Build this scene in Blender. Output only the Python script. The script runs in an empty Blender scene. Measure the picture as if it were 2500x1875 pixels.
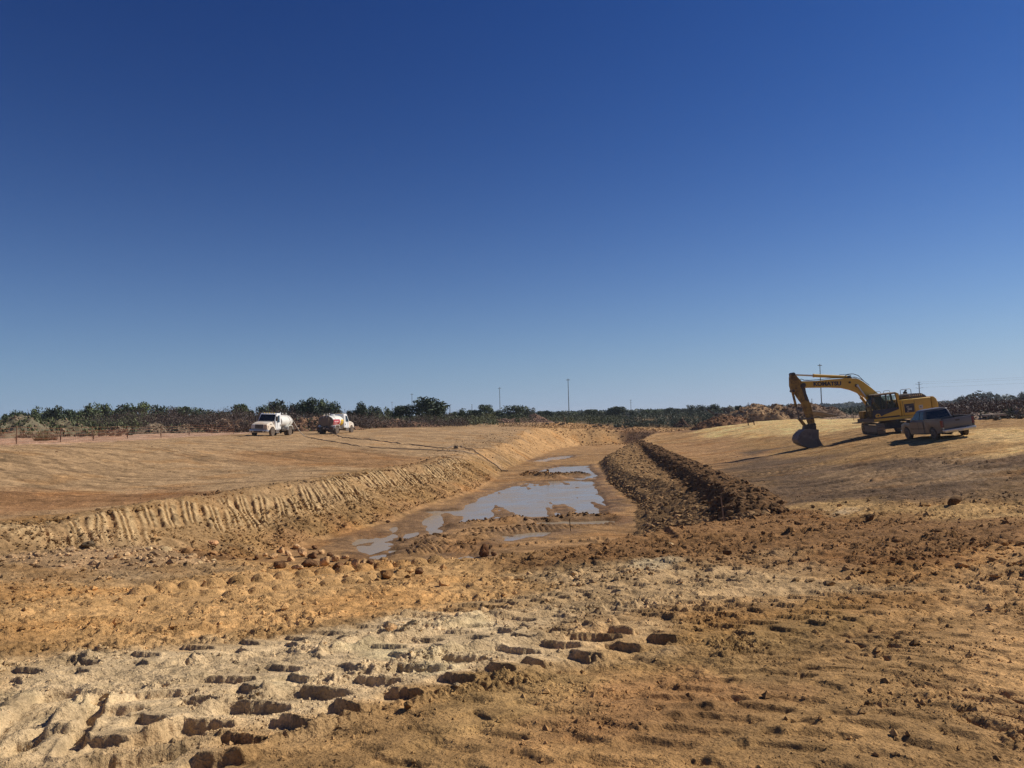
import bpy, math, random
import numpy as np
from mathutils import Vector, Matrix
rng = np.random.default_rng(7)
random.seed(7)
sc = bpy.context.scene
COL = sc.collection

# ---------------------------------------------------------------- camera
FPX = 1850.0                      # focal length in pixels of the 2500 px wide photograph
PITCH = math.atan(82.5 / FPX); ROLL = 0.028
EYE = np.array([0.0, 0.0, 1.6])
_f = np.array([0, math.cos(PITCH), math.sin(PITCH)])
_u0 = np.array([0, -math.sin(PITCH), math.cos(PITCH)])
_r = math.cos(ROLL) * np.array([1, 0, 0]) - math.sin(ROLL) * _u0
_u = math.sin(ROLL) * np.array([1, 0, 0]) + math.cos(ROLL) * _u0
cam = bpy.data.cameras.new('camera'); camo = bpy.data.objects.new('camera', cam); COL.objects.link(camo)
cam.sensor_width = 36; cam.lens = 36 * FPX / 2500; cam.clip_start = 0.1; cam.clip_end = 20000
camo.matrix_world = Matrix(((_r[0], _u[0], -_f[0], 0), (_r[1], _u[1], -_f[1], 0), (_r[2], _u[2], -_f[2], 1.6), (0, 0, 0, 1)))
sc.camera = camo

# ---------------------------------------------------------------- world and sun
SUN = Vector((.725, .262, .636)).normalized()
SUN_EL = math.asin(SUN.z); SUN_AZ = math.atan2(SUN.x, SUN.y)
world = bpy.data.worlds.new('World'); sc.world = world; world.use_nodes = True
wn = world.node_tree; bg = wn.nodes['Background']
sky = wn.nodes.new('ShaderNodeTexSky'); sky.sky_type = 'NISHITA'; sky.sun_disc = False
sky.sun_elevation = SUN_EL; sky.sun_rotation = SUN_AZ
sky.air_density = 1.0; sky.dust_density = 0.2; sky.ozone_density = 1.0
sep = wn.nodes.new('ShaderNodeSeparateColor'); com = wn.nodes.new('ShaderNodeCombineColor')
wn.links.new(sky.outputs[0], sep.inputs[0])
for i, (g, k) in enumerate(((1.45, .168), (1.40, .395), (1.25, .70))):   # contrast of the clear, deep blue sky
    a = wn.nodes.new('ShaderNodeMath'); a.operation = 'MULTIPLY'; a.inputs[1].default_value = 0.1
    m = wn.nodes.new('ShaderNodeMath'); m.operation = 'MINIMUM'; m.inputs[1].default_value = 1.1
    b = wn.nodes.new('ShaderNodeMath'); b.operation = 'POWER'; b.inputs[1].default_value = g
    c = wn.nodes.new('ShaderNodeMath'); c.operation = 'MULTIPLY'; c.inputs[1].default_value = k * 10
    wn.links.new(sep.outputs[i], a.inputs[0]); wn.links.new(a.outputs[0], m.inputs[0]); wn.links.new(m.outputs[0], b.inputs[0])
    wn.links.new(b.outputs[0], c.inputs[0]); wn.links.new(c.outputs[0], com.inputs[i])
tcw = wn.nodes.new('ShaderNodeTexCoord'); sx = wn.nodes.new('ShaderNodeSeparateXYZ'); wn.links.new(tcw.outputs['Generated'], sx.inputs[0])
def WM(op, a, b=None, c=None):
    n = wn.nodes.new('ShaderNodeMath'); n.operation = op
    for i, v in enumerate((a, b, c)):
        if v is None: continue
        if isinstance(v, (int, float)): n.inputs[i].default_value = v
        else: wn.links.new(v, n.inputs[i])
    return n.outputs[0]
dsun = WM('MAXIMUM', WM('ADD', WM('MULTIPLY', sx.outputs[0], .94), WM('MULTIPLY', sx.outputs[1], .34)), 0)
d2 = WM('MULTIPLY', dsun, dsun)
hz = wn.nodes.new('ShaderNodeCombineColor')
for i, (a_, b_) in enumerate(((3.09, 2.05), (4.24, 1.87), (5.95, 1.79))): wn.links.new(WM('MULTIPLY_ADD', d2, b_, a_), hz.inputs[i])
fac = WM('POWER', 2.718, WM('MULTIPLY', WM('MAXIMUM', sx.outputs[2], 0), -9.0))     # pale haze near the horizon
mixw = wn.nodes.new('ShaderNodeMix'); mixw.data_type = 'RGBA'; wn.links.new(fac, mixw.inputs[0]); wn.links.new(com.outputs[0], mixw.inputs[6]); wn.links.new(hz.outputs[0], mixw.inputs[7])
wn.links.new(mixw.outputs[2], bg.inputs[0]); bg.inputs[1].default_value = 0.1
sl = bpy.data.lights.new('sun', 'SUN'); sl.energy = 5.0; sl.angle = math.radians(0.5); sl.color = (1, .93, .83)
so = bpy.data.objects.new('sun', sl); COL.objects.link(so); so.rotation_euler = SUN.to_track_quat('Z', 'Y').to_euler()
sc.view_settings.view_transform = 'Standard'; sc.view_settings.look = 'None'
sc.view_settings.exposure = 0; sc.view_settings.gamma = 1
sc.cycles.max_bounces = 5; sc.cycles.diffuse_bounces = 2; sc.cycles.glossy_bounces = 3
sc.cycles.transmission_bounces = 4; sc.cycles.transparent_max_bounces = 6
sc.cycles.use_denoising = True
sc.cycles.denoising_prefilter = 'NONE'; sc.cycles.denoising_input_passes = 'RGB_ALBEDO_NORMAL'

# ---------------------------------------------------------------- helpers: photograph pixel -> place in the world
def ray(px, py): return _f + _r * (px - 1250) / FPX + _u * (937.5 - py) / FPX
def W(px, py, H):
    """point seen at photo pixel (px,py) lying H metres below the eye"""
    d = ray(px, py); t = -H / d[2]; return EYE + d * t
def WY(px, py, Y):
    d = ray(px, py); return EYE + d * (Y / d[1])

# ---------------------------------------------------------------- noise
_P = np.random.default_rng(3).permutation(2048)
_G = np.random.default_rng(4).random(2048) * 2 * np.pi
_GC, _GS = np.cos(_G), np.sin(_G)
def pn(x, y, seed=0):
    x = np.asarray(x, float); y = np.asarray(y, float)
    xi = np.floor(x).astype(np.int64); yi = np.floor(y).astype(np.int64); fx = x - xi; fy = y - yi
    def g(i, j, a, b):
        h = _P[(_P[(i + seed * 131) & 2047] + j) & 2047]; return _GC[h] * a + _GS[h] * b
    u = fx * fx * fx * (fx * (fx * 6 - 15) + 10); v = fy * fy * fy * (fy * (fy * 6 - 15) + 10)
    a = g(xi, yi, fx, fy); b = g(xi + 1, yi, fx - 1, fy); c = g(xi, yi + 1, fx, fy - 1); d = g(xi + 1, yi + 1, fx - 1, fy - 1)
    return ((a + (b - a) * u) * (1 - v) + (c + (d - c) * u) * v) * 1.4
def fbm(x, y, o=3, seed=0):
    r = 0; k = 1
    for i in range(o): r = r + pn(x * k, y * k, seed + i) / k; k *= 2.03
    return r
def sst(a, b, x):
    t = np.clip((x - a) / (b - a), 0, 1); return t * t * (3 - 2 * t)

# ---------------------------------------------------------------- base land form (before the pit was dug)
CP = [  # photo x, photo y, metres below the eye
 (1250,1875,1.6),(100,1870,1.62),(2450,1870,1.55),(600,1650,1.78),(1250,1600,1.8),(2000,1600,1.75),(2450,1500,1.85),
 (0,1560,1.95),(0,1450,2.35),(300,1480,2.2),(800,1440,2.3),(1250,1450,2.2),(1700,1420,2.2),(2100,1380,2.15),(2450,1300,2.15),
 (895,1365,2.7),(1147,1373,2.65),(1351,1302,2.62),(1554,1279,2.7),(1800,1275,2.7),(2100,1255,2.6),(2334,1243,2.45),
 (100,1400,2.55),(20,1320,2.8),(300,1355,2.8),(600,1365,2.85),
 (110,1277,3.0),(400,1230,3.0),(678,1187,3.0),(900,1140,3.05),(1100,1105,3.05),
 (40,1086,.9),(148,1080,.93),(311,1072,.98),(462,1065,1.03),(570,1059,1.07),(740,1050,1.15),(866,1043,1.2),
 (660,1064.5,1.28),(820,1057,1.4),(950,1052,1.35),(0,1105,1.15),(0,1150,1.9),(0,1200,2.5),(0,1260,3.0),
 (300,1100,1.5),(300,1130,2.1),(300,1180,2.8),(700,1085,1.9),(700,1130,2.7),(1000,1075,2.3),(1100,1050,1.6),(1100,1075,2.5),
 (1250,1037,1.4),(1300,1045,1.8),(1300,1070,3.0),(1340,1031,1.3),(1450,1033,1.9),(1600,1040,2.6),(1500,1035,2.2),(1640,1055,3.2),
 (1700,1075,3.6),(1750,1040,2.0),(1900,1030,1.6),(1960,1022,1.5),(2050,1019,1.5),(2000,1035,1.8),(2100,1025,1.55),(2400,1040,1.7),(2480,1060,1.8),
 (2284,1075.6,2.16),(2220,1071.6,2.16),(2360,1061,1.83),(2148,1065,2.33),(2108,1059,2.33),(2236,1060,2.10),(2002,1094,3.15),(1900,1115,3.55),
 (1733,1137,4.2),(1700,1110,4.2),(1650,1090,4.0),(1900,1232,3.15),(1853,1262,2.95),(1840,1190,3.75),(1780,1160,4.0),(1950,1180,3.65),(2100,1150,3.1),(2300,1130,2.65),(2480,1110,2.2),
 (2100,1200,3.0),(2400,1180,2.5),(2450,1230,2.3),(1640,1290,2.85)]
pts = [W(*c)[:2].tolist() + [1.6 - c[2]] for c in CP]
for a, r, h in [(-.55,110,.85),(-.42,115,.85),(-.6,220,.95),(-.3,240,1.0),(0,260,1.1),(.3,220,1.2),(.6,160,1.3),(-.6,1000,.9),(0,1000,.9),(.6,1000,.9),(-.6,6000,.9),(0,6000,.9),(.6,6000,.9),
                (1.2,3,1.55),(1.2,20,1.9),(1.2,60,1.6),(1.2,1000,1.0),(-1.2,3,1.7),(-1.2,20,2.2),(-1.2,60,1.2),(-1.2,1000,.9),
                (2.6,3,1.6),(2.6,30,1.5),(2.6,1000,1.2),(-2.6,3,1.6),(-2.6,30,1.5),(-2.6,1000,1.2),(0,2,1.58)]:
    pts.append([r * math.sin(a), r * math.cos(a), 1.6 - h])
pts = np.array(pts)
def _uv(X, Y):
    r = np.maximum(np.hypot(X, Y), 2.0); return np.arctan2(X, Y) * 1.5, np.log(r)
_cu, _cv = _uv(pts[:, 0], pts[:, 1]); _n = len(pts)
def _k(d2): return 0.5 * d2 * np.log(d2 + 1e-9)
_A = np.zeros((_n + 3, _n + 3))
_A[:_n, :_n] = _k((_cu[:, None] - _cu) ** 2 + (_cv[:, None] - _cv) ** 2) + np.eye(_n) * 2e-3
_A[:_n, _n] = 1; _A[:_n, _n + 1] = _cu; _A[:_n, _n + 2] = _cv; _A[_n:, :_n] = _A[:_n, _n:].T
_w = np.linalg.solve(_A, np.concatenate([pts[:, 2], [0, 0, 0]]))
def base(X, Y):
    X = np.asarray(X, float); Y = np.asarray(Y, float); sh = X.shape; X = X.ravel(); Y = Y.ravel(); out = np.empty(len(X))
    for i in range(0, len(X), 60000):
        u, v = _uv(X[i:i + 60000], Y[i:i + 60000])
        d2 = ((u[:, None] - _cu) ** 2 + (v[:, None] - _cv) ** 2).astype(np.float32)
        out[i:i + 60000] = (0.5 * d2 * np.log(d2 + 1e-9)) @ _w[:_n].astype(np.float32) + _w[_n] + _w[_n + 1] * u + _w[_n + 2] * v
    return out.reshape(sh)

# ---------------------------------------------------------------- the pit
def pxy(lst, H): return [tuple(W(a, b, H)[:2]) for a, b in lst]
TOE_L = pxy([(773,1328),(964,1275),(1050,1239),(1168,1202),(1212,1173),(1225,1150),(1262,1139),(1300,1121),(1356,1099),(1426,1088),(1519,1084)], 5.2)
TOE_R = pxy([(1560,1088),(1500,1112),(1460,1133),(1485,1178),(1558,1235),(1590,1284)], 5.2)
NEAR = [(4.8,27),(3.4,22.2),(1.2,20.3),(-1.0,18.2),(-3.2,18.3),(-5.5,19.6),(-9.0,20.6),(-12.0,21.5),(-10.6,27.0)]
TOE = np.array(TOE_L + TOE_R + NEAR)
def sdist(X, Y, poly):
    X = np.asarray(X, float); Y = np.asarray(Y, float); P = np.asarray(poly); n = len(P)
    best = np.full(X.shape, 1e9); ins = np.zeros(X.shape, bool)
    for i in range(n):
        ax, ay = P[i]; bx, by = P[(i + 1) % n]; dx, dy = bx - ax, by - ay
        t = np.clip(((X - ax) * dx + (Y - ay) * dy) / (dx * dx + dy * dy + 1e-12), 0, 1)
        best = np.minimum(best, (X - ax - t * dx) ** 2 + (Y - ay - t * dy) ** 2)
        if ay != by:
            c = ((ay > Y) != (by > Y)) & (X < (bx - ax) * (Y - ay) / (by - ay) + ax); ins ^= c
    d = np.sqrt(best); return np.where(ins, -d, d)
def polyd(X, Y, line):
    """distance to a polyline, arc length along it, signed side (left negative)"""
    P = np.asarray(line); best = np.full(np.shape(X), 1e18); S = np.zeros(np.shape(X)); T = np.zeros(np.shape(X)); acc = 0
    for i in range(len(P) - 1):
        ax, ay = P[i][:2]; bx, by = P[i + 1][:2]; dx, dy = bx - ax, by - ay; L = math.hypot(dx, dy)
        t = np.clip(((X - ax) * dx + (Y - ay) * dy) / (L * L), 0, 1)
        ex = X - ax - t * dx; ey = Y - ay - t * dy; d2 = ex * ex + ey * ey; m = d2 < best
        best = np.where(m, d2, best); S = np.where(m, acc + t * L, S)
        side = np.sign((X - ax) * dy - (Y - ay) * dx); T = np.where(m, side, T); acc += L
    return np.sqrt(best), S, T
ZW = 1.6 - 5.2                       # water level
PONDS = [[(1030,1250),(1115,1245),(1208,1198),(1290,1178),(1367,1174),(1448,1174),(1473,1206),(1489,1240),(1473,1261),(1383,1263),(1270,1263),(1168,1275)],
 [(1302,1157),(1322,1147),(1367,1139),(1436,1137),(1453,1157),(1457,1171),(1432,1167),(1416,1157),(1359,1159),(1326,1157)],
 [(1286,1271),(1391,1273),(1514,1271),(1510,1280),(1391,1282),(1310,1280)],
 [(1215,1310),(1270,1301),(1351,1297),(1367,1301),(1310,1313),(1241,1321)],
 [(890,1362),(945,1344),(1021,1334),(1017,1340),(960,1358),(928,1366)],
 [(1088,1368),(1160,1344),(1165,1362),(1148,1371)],
 [(840,1330),(985,1276),(1090,1250),(1170,1272),(1080,1300),(990,1325),(900,1362)],
 [(1290,1128),(1350,1116),(1400,1112),(1395,1118),(1330,1128)],[(1395,1166),(1432,1168),(1420,1173),(1395,1171)]]
PONDW = [pxy(p, 5.2) for p in PONDS]
def wpt(px, py): return W(px, py, 5.2)[:2]
BARS = [(wpt(1285,1163), wpt(1360,1170), .55, .30), (wpt(1340,1166), wpt(1430,1160), .35, .22), (wpt(1110,1287), wpt(1260,1277), .45, .15), (wpt(1260,1277), wpt(1400,1267), .35, .12),
        (wpt(1400,1267), wpt(1500,1267), .4, .12), (wpt(1150,1303), wpt(1330,1292), .5, .11), (wpt(1000,1325), wpt(1160,1318), .7, .10), (wpt(1010,1352), wpt(1090,1325), .6, .12), (wpt(1170,1330), wpt(1100,1345), .5, .10)]
def floorz(X, Y):
    z = ZW + .10 + .05 * fbm(X * .5, Y * .35, 2, 11)
    for i, p in enumerate(PONDW):
        q = np.array(p); m = (X > q[:, 0].min() - 2) & (X < q[:, 0].max() + 2) & (Y > q[:, 1].min() - 3) & (Y < q[:, 1].max() + 3)
        if not m.any(): continue
        x, y = X[m], Y[m]; d = sdist(x, y, p) + .35 * fbm(x * .8, y * .45, 3, 20 + i)
        isl = .11 * np.maximum(0, pn(x * .9 + y * .10, y * .11 - x * .05, 31) + .35 * pn(x * 2.2, y * .5, 32) + (.03 if i in (0,) else .36 if i == 6 else -.2)) 
        zz = z[m]; k = sst(.35, -.35, d); z[m] = zz * (1 - k) + (ZW - .05 + isl) * k
    for (a, b, w, h) in BARS:
        mx = (a[0] + b[0]) / 2; my = (a[1] + b[1]) / 2; R_ = math.hypot(a[0] - b[0], a[1] - b[1]) / 2 + 3
        m = (np.abs(X - mx) < R_) & (np.abs(Y - my) < R_)
        if not m.any(): continue
        x, y = X[m], Y[m]; d, s, t = polyd(x, y, [a, b])
        ww = w * (1.4 + .8 * pn(x * 1.5, y * 1.5, 40)); z[m] += h * np.exp(-(d / ww) ** 2) * (1 + .5 * pn(x * 3, y * 3, 41))
    return z
def bankslope(X, Y):
    s = np.where(Y < 26, .70, .52); s = np.where((Y > 55) & (X < 6), .62, s); return s
def coarse(X, Y):
    X = np.asarray(X, float); Y = np.asarray(Y, float)
    z = base(X, Y)
    m = (X > -24) & (X < 32) & (Y > 12) & (Y < 155)
    if m.any():
        x, y = X[m], Y[m]; d = sdist(x, y, TOE)
        fz = np.full(x.shape, ZW + .1); ii = d < .6
        if ii.any(): fz[ii] = floorz(x[ii], y[ii])
        wob = .35 * pn(x * .35, y * .35, 50)
        s = .70 + (.52 - .70) * sst(24, 28, y); s = s + .10 * sst(50, 62, y)
        b = fz + s * np.maximum(d + wob * sst(0, 2, d), 0)
        zb = z[m]; k = .14; hh = np.clip(.5 + .5 * (zb - b) / k, 0, 1)
        z[m] = zb * (1 - hh) + b * hh - k * hh * (1 - hh) * np.where(d < .3, 0, 1)
    return z
def gp(px, py, step=500):
    """where the line of sight through a photo pixel meets the bare ground"""
    d = ray(px, py); Ys = np.exp(np.linspace(math.log(2.2), math.log(400), step)); t = Ys / d[1]
    P = EYE[None] + d[None] * t[:, None]; z = coarse(P[:, 0], P[:, 1]); h = P[:, 2] - z; i = np.argmax(h < 0)
    if h[i] >= 0: i = step - 1
    a = t[max(i - 1, 0)]; b = t[i]; k = h[max(i - 1, 0)] / (h[max(i - 1, 0)] - h[i] + 1e-9); tt = a + (b - a) * min(max(k, 0), 1)
    return EYE + d * tt
KD = 2500 / 2212.0
def gD(dx, dy): return gp(dx * KD, dy * KD)           # the same from 2212 px wide coordinates
def gDs(l): return np.array([gD(*a)[:2] for a in l])

# ---------------------------------------------------------------- soil colours (albedo) by region
def lin(c): c = np.asarray(c) / 255.; return np.where(c <= .04045, c / 12.92, ((c + .055) / 1.055) ** 2.4)
def alb(r, g, b, k=1.05): c = lin([r, g, b]) * k; return c * .93 + c.mean() * .07
ZONES = [ # polygon in 2212-wide coordinates, colour as lit, softness (m)
 ([(-100,960),(600,930),(1190,912),(1290,925),(1080,985),(600,1055),(100,1120),(-200,1150)], alb(168,136,96), 1.5),
 ([(-100,935),(560,925),(560,936),(-100,966)], alb(186,150,120), 1.0),
 ([(430,985),(700,965),(900,985),(1010,1000),(860,1012),(640,1010)], alb(158,120,78), 1.5),
 ([(-100,1060),(60,1055),(350,1060),(480,1075),(200,1105),(-50,1120)], alb(150,110,70), 1.5),
 ([(1190,912),(1500,925),(1570,945),(1420,960),(1330,968),(1150,990),(1040,985)], alb(178,138,88), 1.5),
 ([(1300,918),(1580,918),(1480,934),(1330,930)], alb(140,106,72), 2),
 ([(1560,905),(1900,905),(1870,925),(1780,938),(1540,945),(1500,935)], alb(212,174,112), 1.5),
 ([(2000,935),(2212,925),(2300,960),(2212,985),(2120,975),(2060,955)], alb(208,170,110), 1.5),
 ([(1420,960),(1560,945),(1700,985),(1560,1010),(1640,1060),(1700,1110),(1660,1090),(1540,1030),(1440,975)], alb(168,128,82), 1.2),
 ([(1620,970),(1800,1000),(2300,975),(2300,1095),(1720,1088),(1560,1010)], alb(112,89,65), 2),
 ([(1750,1010),(1950,1020),(2000,1050),(1850,1050)], alb(150,120,84), 1.5),
 ([(2050,1000),(2200,1010),(2150,1030),(2050,1020)], alb(158,130,96), 1.2),
 ([(1690,1100),(1780,1085),(1950,1100),(2212,1090),(2300,1130),(2000,1140),(1720,1130)], alb(186,148,92), 1.2),
 ([(1800,1098),(1850,1094),(1850,1110),(1800,1114)], alb(200,170,125), .3),
 ([(1560,1110),(2000,1120),(2212,1100),(2300,1200),(2000,1230),(1500,1230),(1100,1210),(1250,1180)], alb(142,104,62), .8),
 ([(1960,1240),(2212,1180),(2400,1250),(2400,1659),(2150,1659),(2050,1500),(2000,1330)], alb(186,144,90), .4),
 ([(-200,1235),(400,1250),(700,1215),(930,1195),(1060,1215),(1120,1280),(900,1330),(400,1395),(-200,1400)], alb(190,148,92), .45),
 ([(-300,1160),(300,1150),(560,1190),(500,1225),(320,1262),(-300,1275)], alb(160,128,86), .5),
 ([(180,1175),(290,1170),(330,1215),(270,1245),(170,1235)], alb(166,136,96), .5),
 ([(410,1185),(540,1180),(620,1200),(600,1218),(470,1215)], alb(160,118,68), .4),
 ([(-200,1420),(330,1400),(900,1345),(1180,1290),(1400,1310),(1260,1410),(1000,1480),(760,1560),(520,1720),(-200,1720)], alb(196,168,124), .6),
 ([(1150,1240),(1600,1215),(1900,1260),(1750,1330),(1400,1330),(1200,1310)], alb(182,150,104), .9),
 ([(1330,1225),(1450,1215),(1460,1235),(1380,1245)], alb(190,166,124), .35),
 ([(760,1580),(1050,1480),(1300,1430),(1800,1300),(1900,1340),(1500,1450),(1300,1560),(1100,1700),(600,1720)], alb(158,125,76), .4),
 ([(1180,1480),(1500,1440),(1650,1480),(1500,1570),(1300,1640),(1180,1600)], alb(165,122,74), .35),
 ([(1300,1620),(1700,1600),(1750,1720),(1300,1720)], alb(190,146,88), .35),
 ([(560,1165),(800,1130),(1100,1020),(1300,1000),(1400,1120),(1400,1160),(1100,1200),(850,1205)], alb(166,126,80), .8),
]
DEFC = alb(160, 124, 76)
_ZW = []
def soilcol(X, Y, warp=True):
    global _ZW
    if not _ZW: _ZW = [(gDs(p), c, s) for p, c, s in ZONES]
    n = len(X); C = np.tile(DEFC, (n, 1)); r = np.hypot(X, Y)
    far = sst(110, 170, r); C = C * (1 - far[:, None]) + alb(116, 96, 66) * far[:, None]
    for i, (p, c, s) in enumerate(_ZW):
        e = s * 4; m = (X > p[:, 0].min() - e) & (X < p[:, 0].max() + e) & (Y > p[:, 1].min() - e) & (Y < p[:, 1].max() + e)
        if not m.any(): continue
        x, y = X[m], Y[m]; d = sdist(x, y, p) + s * 1.6 * fbm(x / (s * 3), y / (s * 3), 3, 60 + i); k = sst(s, -s, d)[:, None]
        C[m] = C[m] * (1 - k) + c * k
    # wetness in and beside the ponds
    Wt = np.zeros(n); m = (X > -22) & (X < 32) & (Y > 15) & (Y < 155); x, y = X[m], Y[m]
    d = sdist(x, y, TOE)
    fl = sst(.6, -.6, d + .4 * fbm(x * .6, y * .6, 2, 71))
    C[m] = C[m] * (1 - fl[:, None] * .75) + alb(162, 124, 80) * .75 * fl[:, None]
    wd = np.full(len(x), 9.)
    for p in PONDW: wd = np.minimum(wd, sdist(x, y, p))
    wet = sst(1.3, .1, wd + .8 * fbm(x * .9, y * .5, 2, 73)) * sst(.2, -.2, d)
    Wt[m] = wet; C[m] *= (1 - .34 * wet[:, None])
    # mottling and dark specks of the soil; st paints streak shading into the colour
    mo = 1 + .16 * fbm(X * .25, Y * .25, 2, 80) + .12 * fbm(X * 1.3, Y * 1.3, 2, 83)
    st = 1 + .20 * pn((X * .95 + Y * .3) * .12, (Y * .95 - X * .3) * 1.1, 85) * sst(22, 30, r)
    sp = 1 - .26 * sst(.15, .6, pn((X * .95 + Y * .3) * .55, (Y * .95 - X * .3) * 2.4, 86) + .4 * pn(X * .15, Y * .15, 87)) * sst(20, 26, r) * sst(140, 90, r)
    for (ca_, sa_, sd_) in ((.97, .24, 91), (.80, -.60, 93)):      # long wheel lines of packed soil, rut shading put into the colour
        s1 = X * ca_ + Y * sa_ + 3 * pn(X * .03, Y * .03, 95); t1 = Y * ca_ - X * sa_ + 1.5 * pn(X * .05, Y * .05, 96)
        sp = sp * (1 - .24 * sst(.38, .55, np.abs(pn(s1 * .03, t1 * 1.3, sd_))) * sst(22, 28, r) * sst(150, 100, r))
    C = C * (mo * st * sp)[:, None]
    red = sst(.15, .6, fbm(X * .33 + 9, Y * .33, 2, 88))[:, None]
    C = C * (1 - red * np.array([.02, .10, .20]))
    return np.clip(np.concatenate([C, Wt[:, None]], 1), 0.01, .62)

# ---------------------------------------------------------------- fine relief
TR = []   # tyre and crawler tracks: polyline, half width, pattern, pitch, depth
def track(D, hw, kind, pitch, depth): TR.append((gDs(D), hw, kind, pitch, depth))
def make_tracks():
    track([(330,1700),(450,1590),(590,1550),(700,1520),(830,1490),(940,1462),(1080,1425),(1230,1405),(1400,1375)], .36, 'lug', .40, .075)
    track([(80,1640),(260,1560),(430,1500),(600,1460),(800,1420),(950,1395),(1150,1365),(1360,1330),(1600,1290)], .33, 'lug', .40, .050)
    track([(780,1420),(950,1390),(1100,1350),(1290,1335),(1500,1370),(1700,1345),(1900,1310)], .30, 'lug', .40, .045)
    track([(-50,1480),(200,1440),(450,1405),(700,1380),(880,1350),(1100,1310)], .3, 'lug', .4, .055)
    track([(1150,1659),(1290,1600),(1450,1530),(1600,1480),(1760,1430),(1900,1390),(2060,1360)], .32, 'soft', .27, .036)
    track([(1280,1750),(1450,1640),(1650,1560),(1850,1500),(2050,1440),(2250,1400)], .32, 'soft', .27, .034)
    track([(820,1700),(980,1640),(1150,1600),(1300,1540)], .3, 'soft', .28, .030)
    track([(280,1285),(420,1268),(560,1256),(700,1240),(860,1224),(960,1212)], .17, 'mound', .37, .12)
    track([(480,1290),(620,1272),(760,1258),(880,1240)], .16, 'mound', .37, .09)
    track([(20,1318),(180,1306),(340,1292),(480,1278)], .16, 'mound', .37, .06)
    track([(1000,1185),(1080,1180),(1200,1170),(1300,1163),(1450,1160),(1600,1158),(1750,1150)], .2, 'notch', .38, .17)
    track([(1250,1215),(1450,1200),(1650,1190),(1850,1180),(2100,1165)], .27, 'lug', .42, .08)
    track([(1300,1245),(1500,1232),(1700,1215),(1950,1200),(2212,1180)], .27, 'lug', .42, .08)
    track([(560,1700),(700,1620),(860,1570),(1010,1530),(1160,1500),(1330,1460)], .26, 'soft', .38, .03)
    track([(900,1345),(1050,1310),(1220,1285),(1400,1270),(1600,1250)], .27, 'lug', .40, .08)
    track([(1050,1265),(1200,1245),(1400,1225),(1650,1205)], .27, 'lug', .40, .08)
    track([(1500,1330),(1700,1300),(1900,1280),(2212,1250)], .29, 'lug', .40, .06)
    track([(1700,1480),(1900,1440),(2100,1400),(2300,1370)], .27, 'soft', .28, .030)
    track([(1700,1659),(1850,1600),(2050,1550),(2300,1510)], .27, 'soft', .28, .030)
    track([(400,1345),(650,1320),(850,1290),(1000,1262)], .25, 'soft', .36, .05)
    track([(0,1640),(60,1560),(120,1500)], .16, 'rut', .3, .05); track([(140,1640),(190,1570),(220,1510)], .05, 'rut', .3, .04)
    for k in range(9):
        track([(1480 + 62 * k, 1040 - 6 * k), (1700 + 50 * k, 1010 - 2 * k), (2300, 960 + 9 * k)], .45, 'cleat', .42, .05)
    for k in range(6):
        track([(1950 - 55 * k, 1000 + 14 * k), (2080 - 50 * k, 985 + 14 * k), (2300, 985 + 12 * k)], .5, 'cleat', .30, .05)
    for k in range(7):
        track([(1720 + 30 * k,1090 + 6 * k),(1900 + 30 * k,1070 + 4 * k),(2250,1050 + 9 * k)], .45, 'cleat', .20, .035)
    track([(900,1180),(1000,1170),(1090,1160)], .45, 'cleat', .2, .08)
    track([(1000,1150),(1120,1142),(1330,1130)], .40, 'cleat', .25, .09)
    track([(880,1190),(960,1185),(1040,1190)], .45, 'cleat', .2, .08)
def crumb(X, Y): return sst(-.05, .55, fbm(X * 1.5, Y * 1.5, 2, 152) + .6 * fbm(X * .45, Y * .45, 2, 153))
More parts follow.
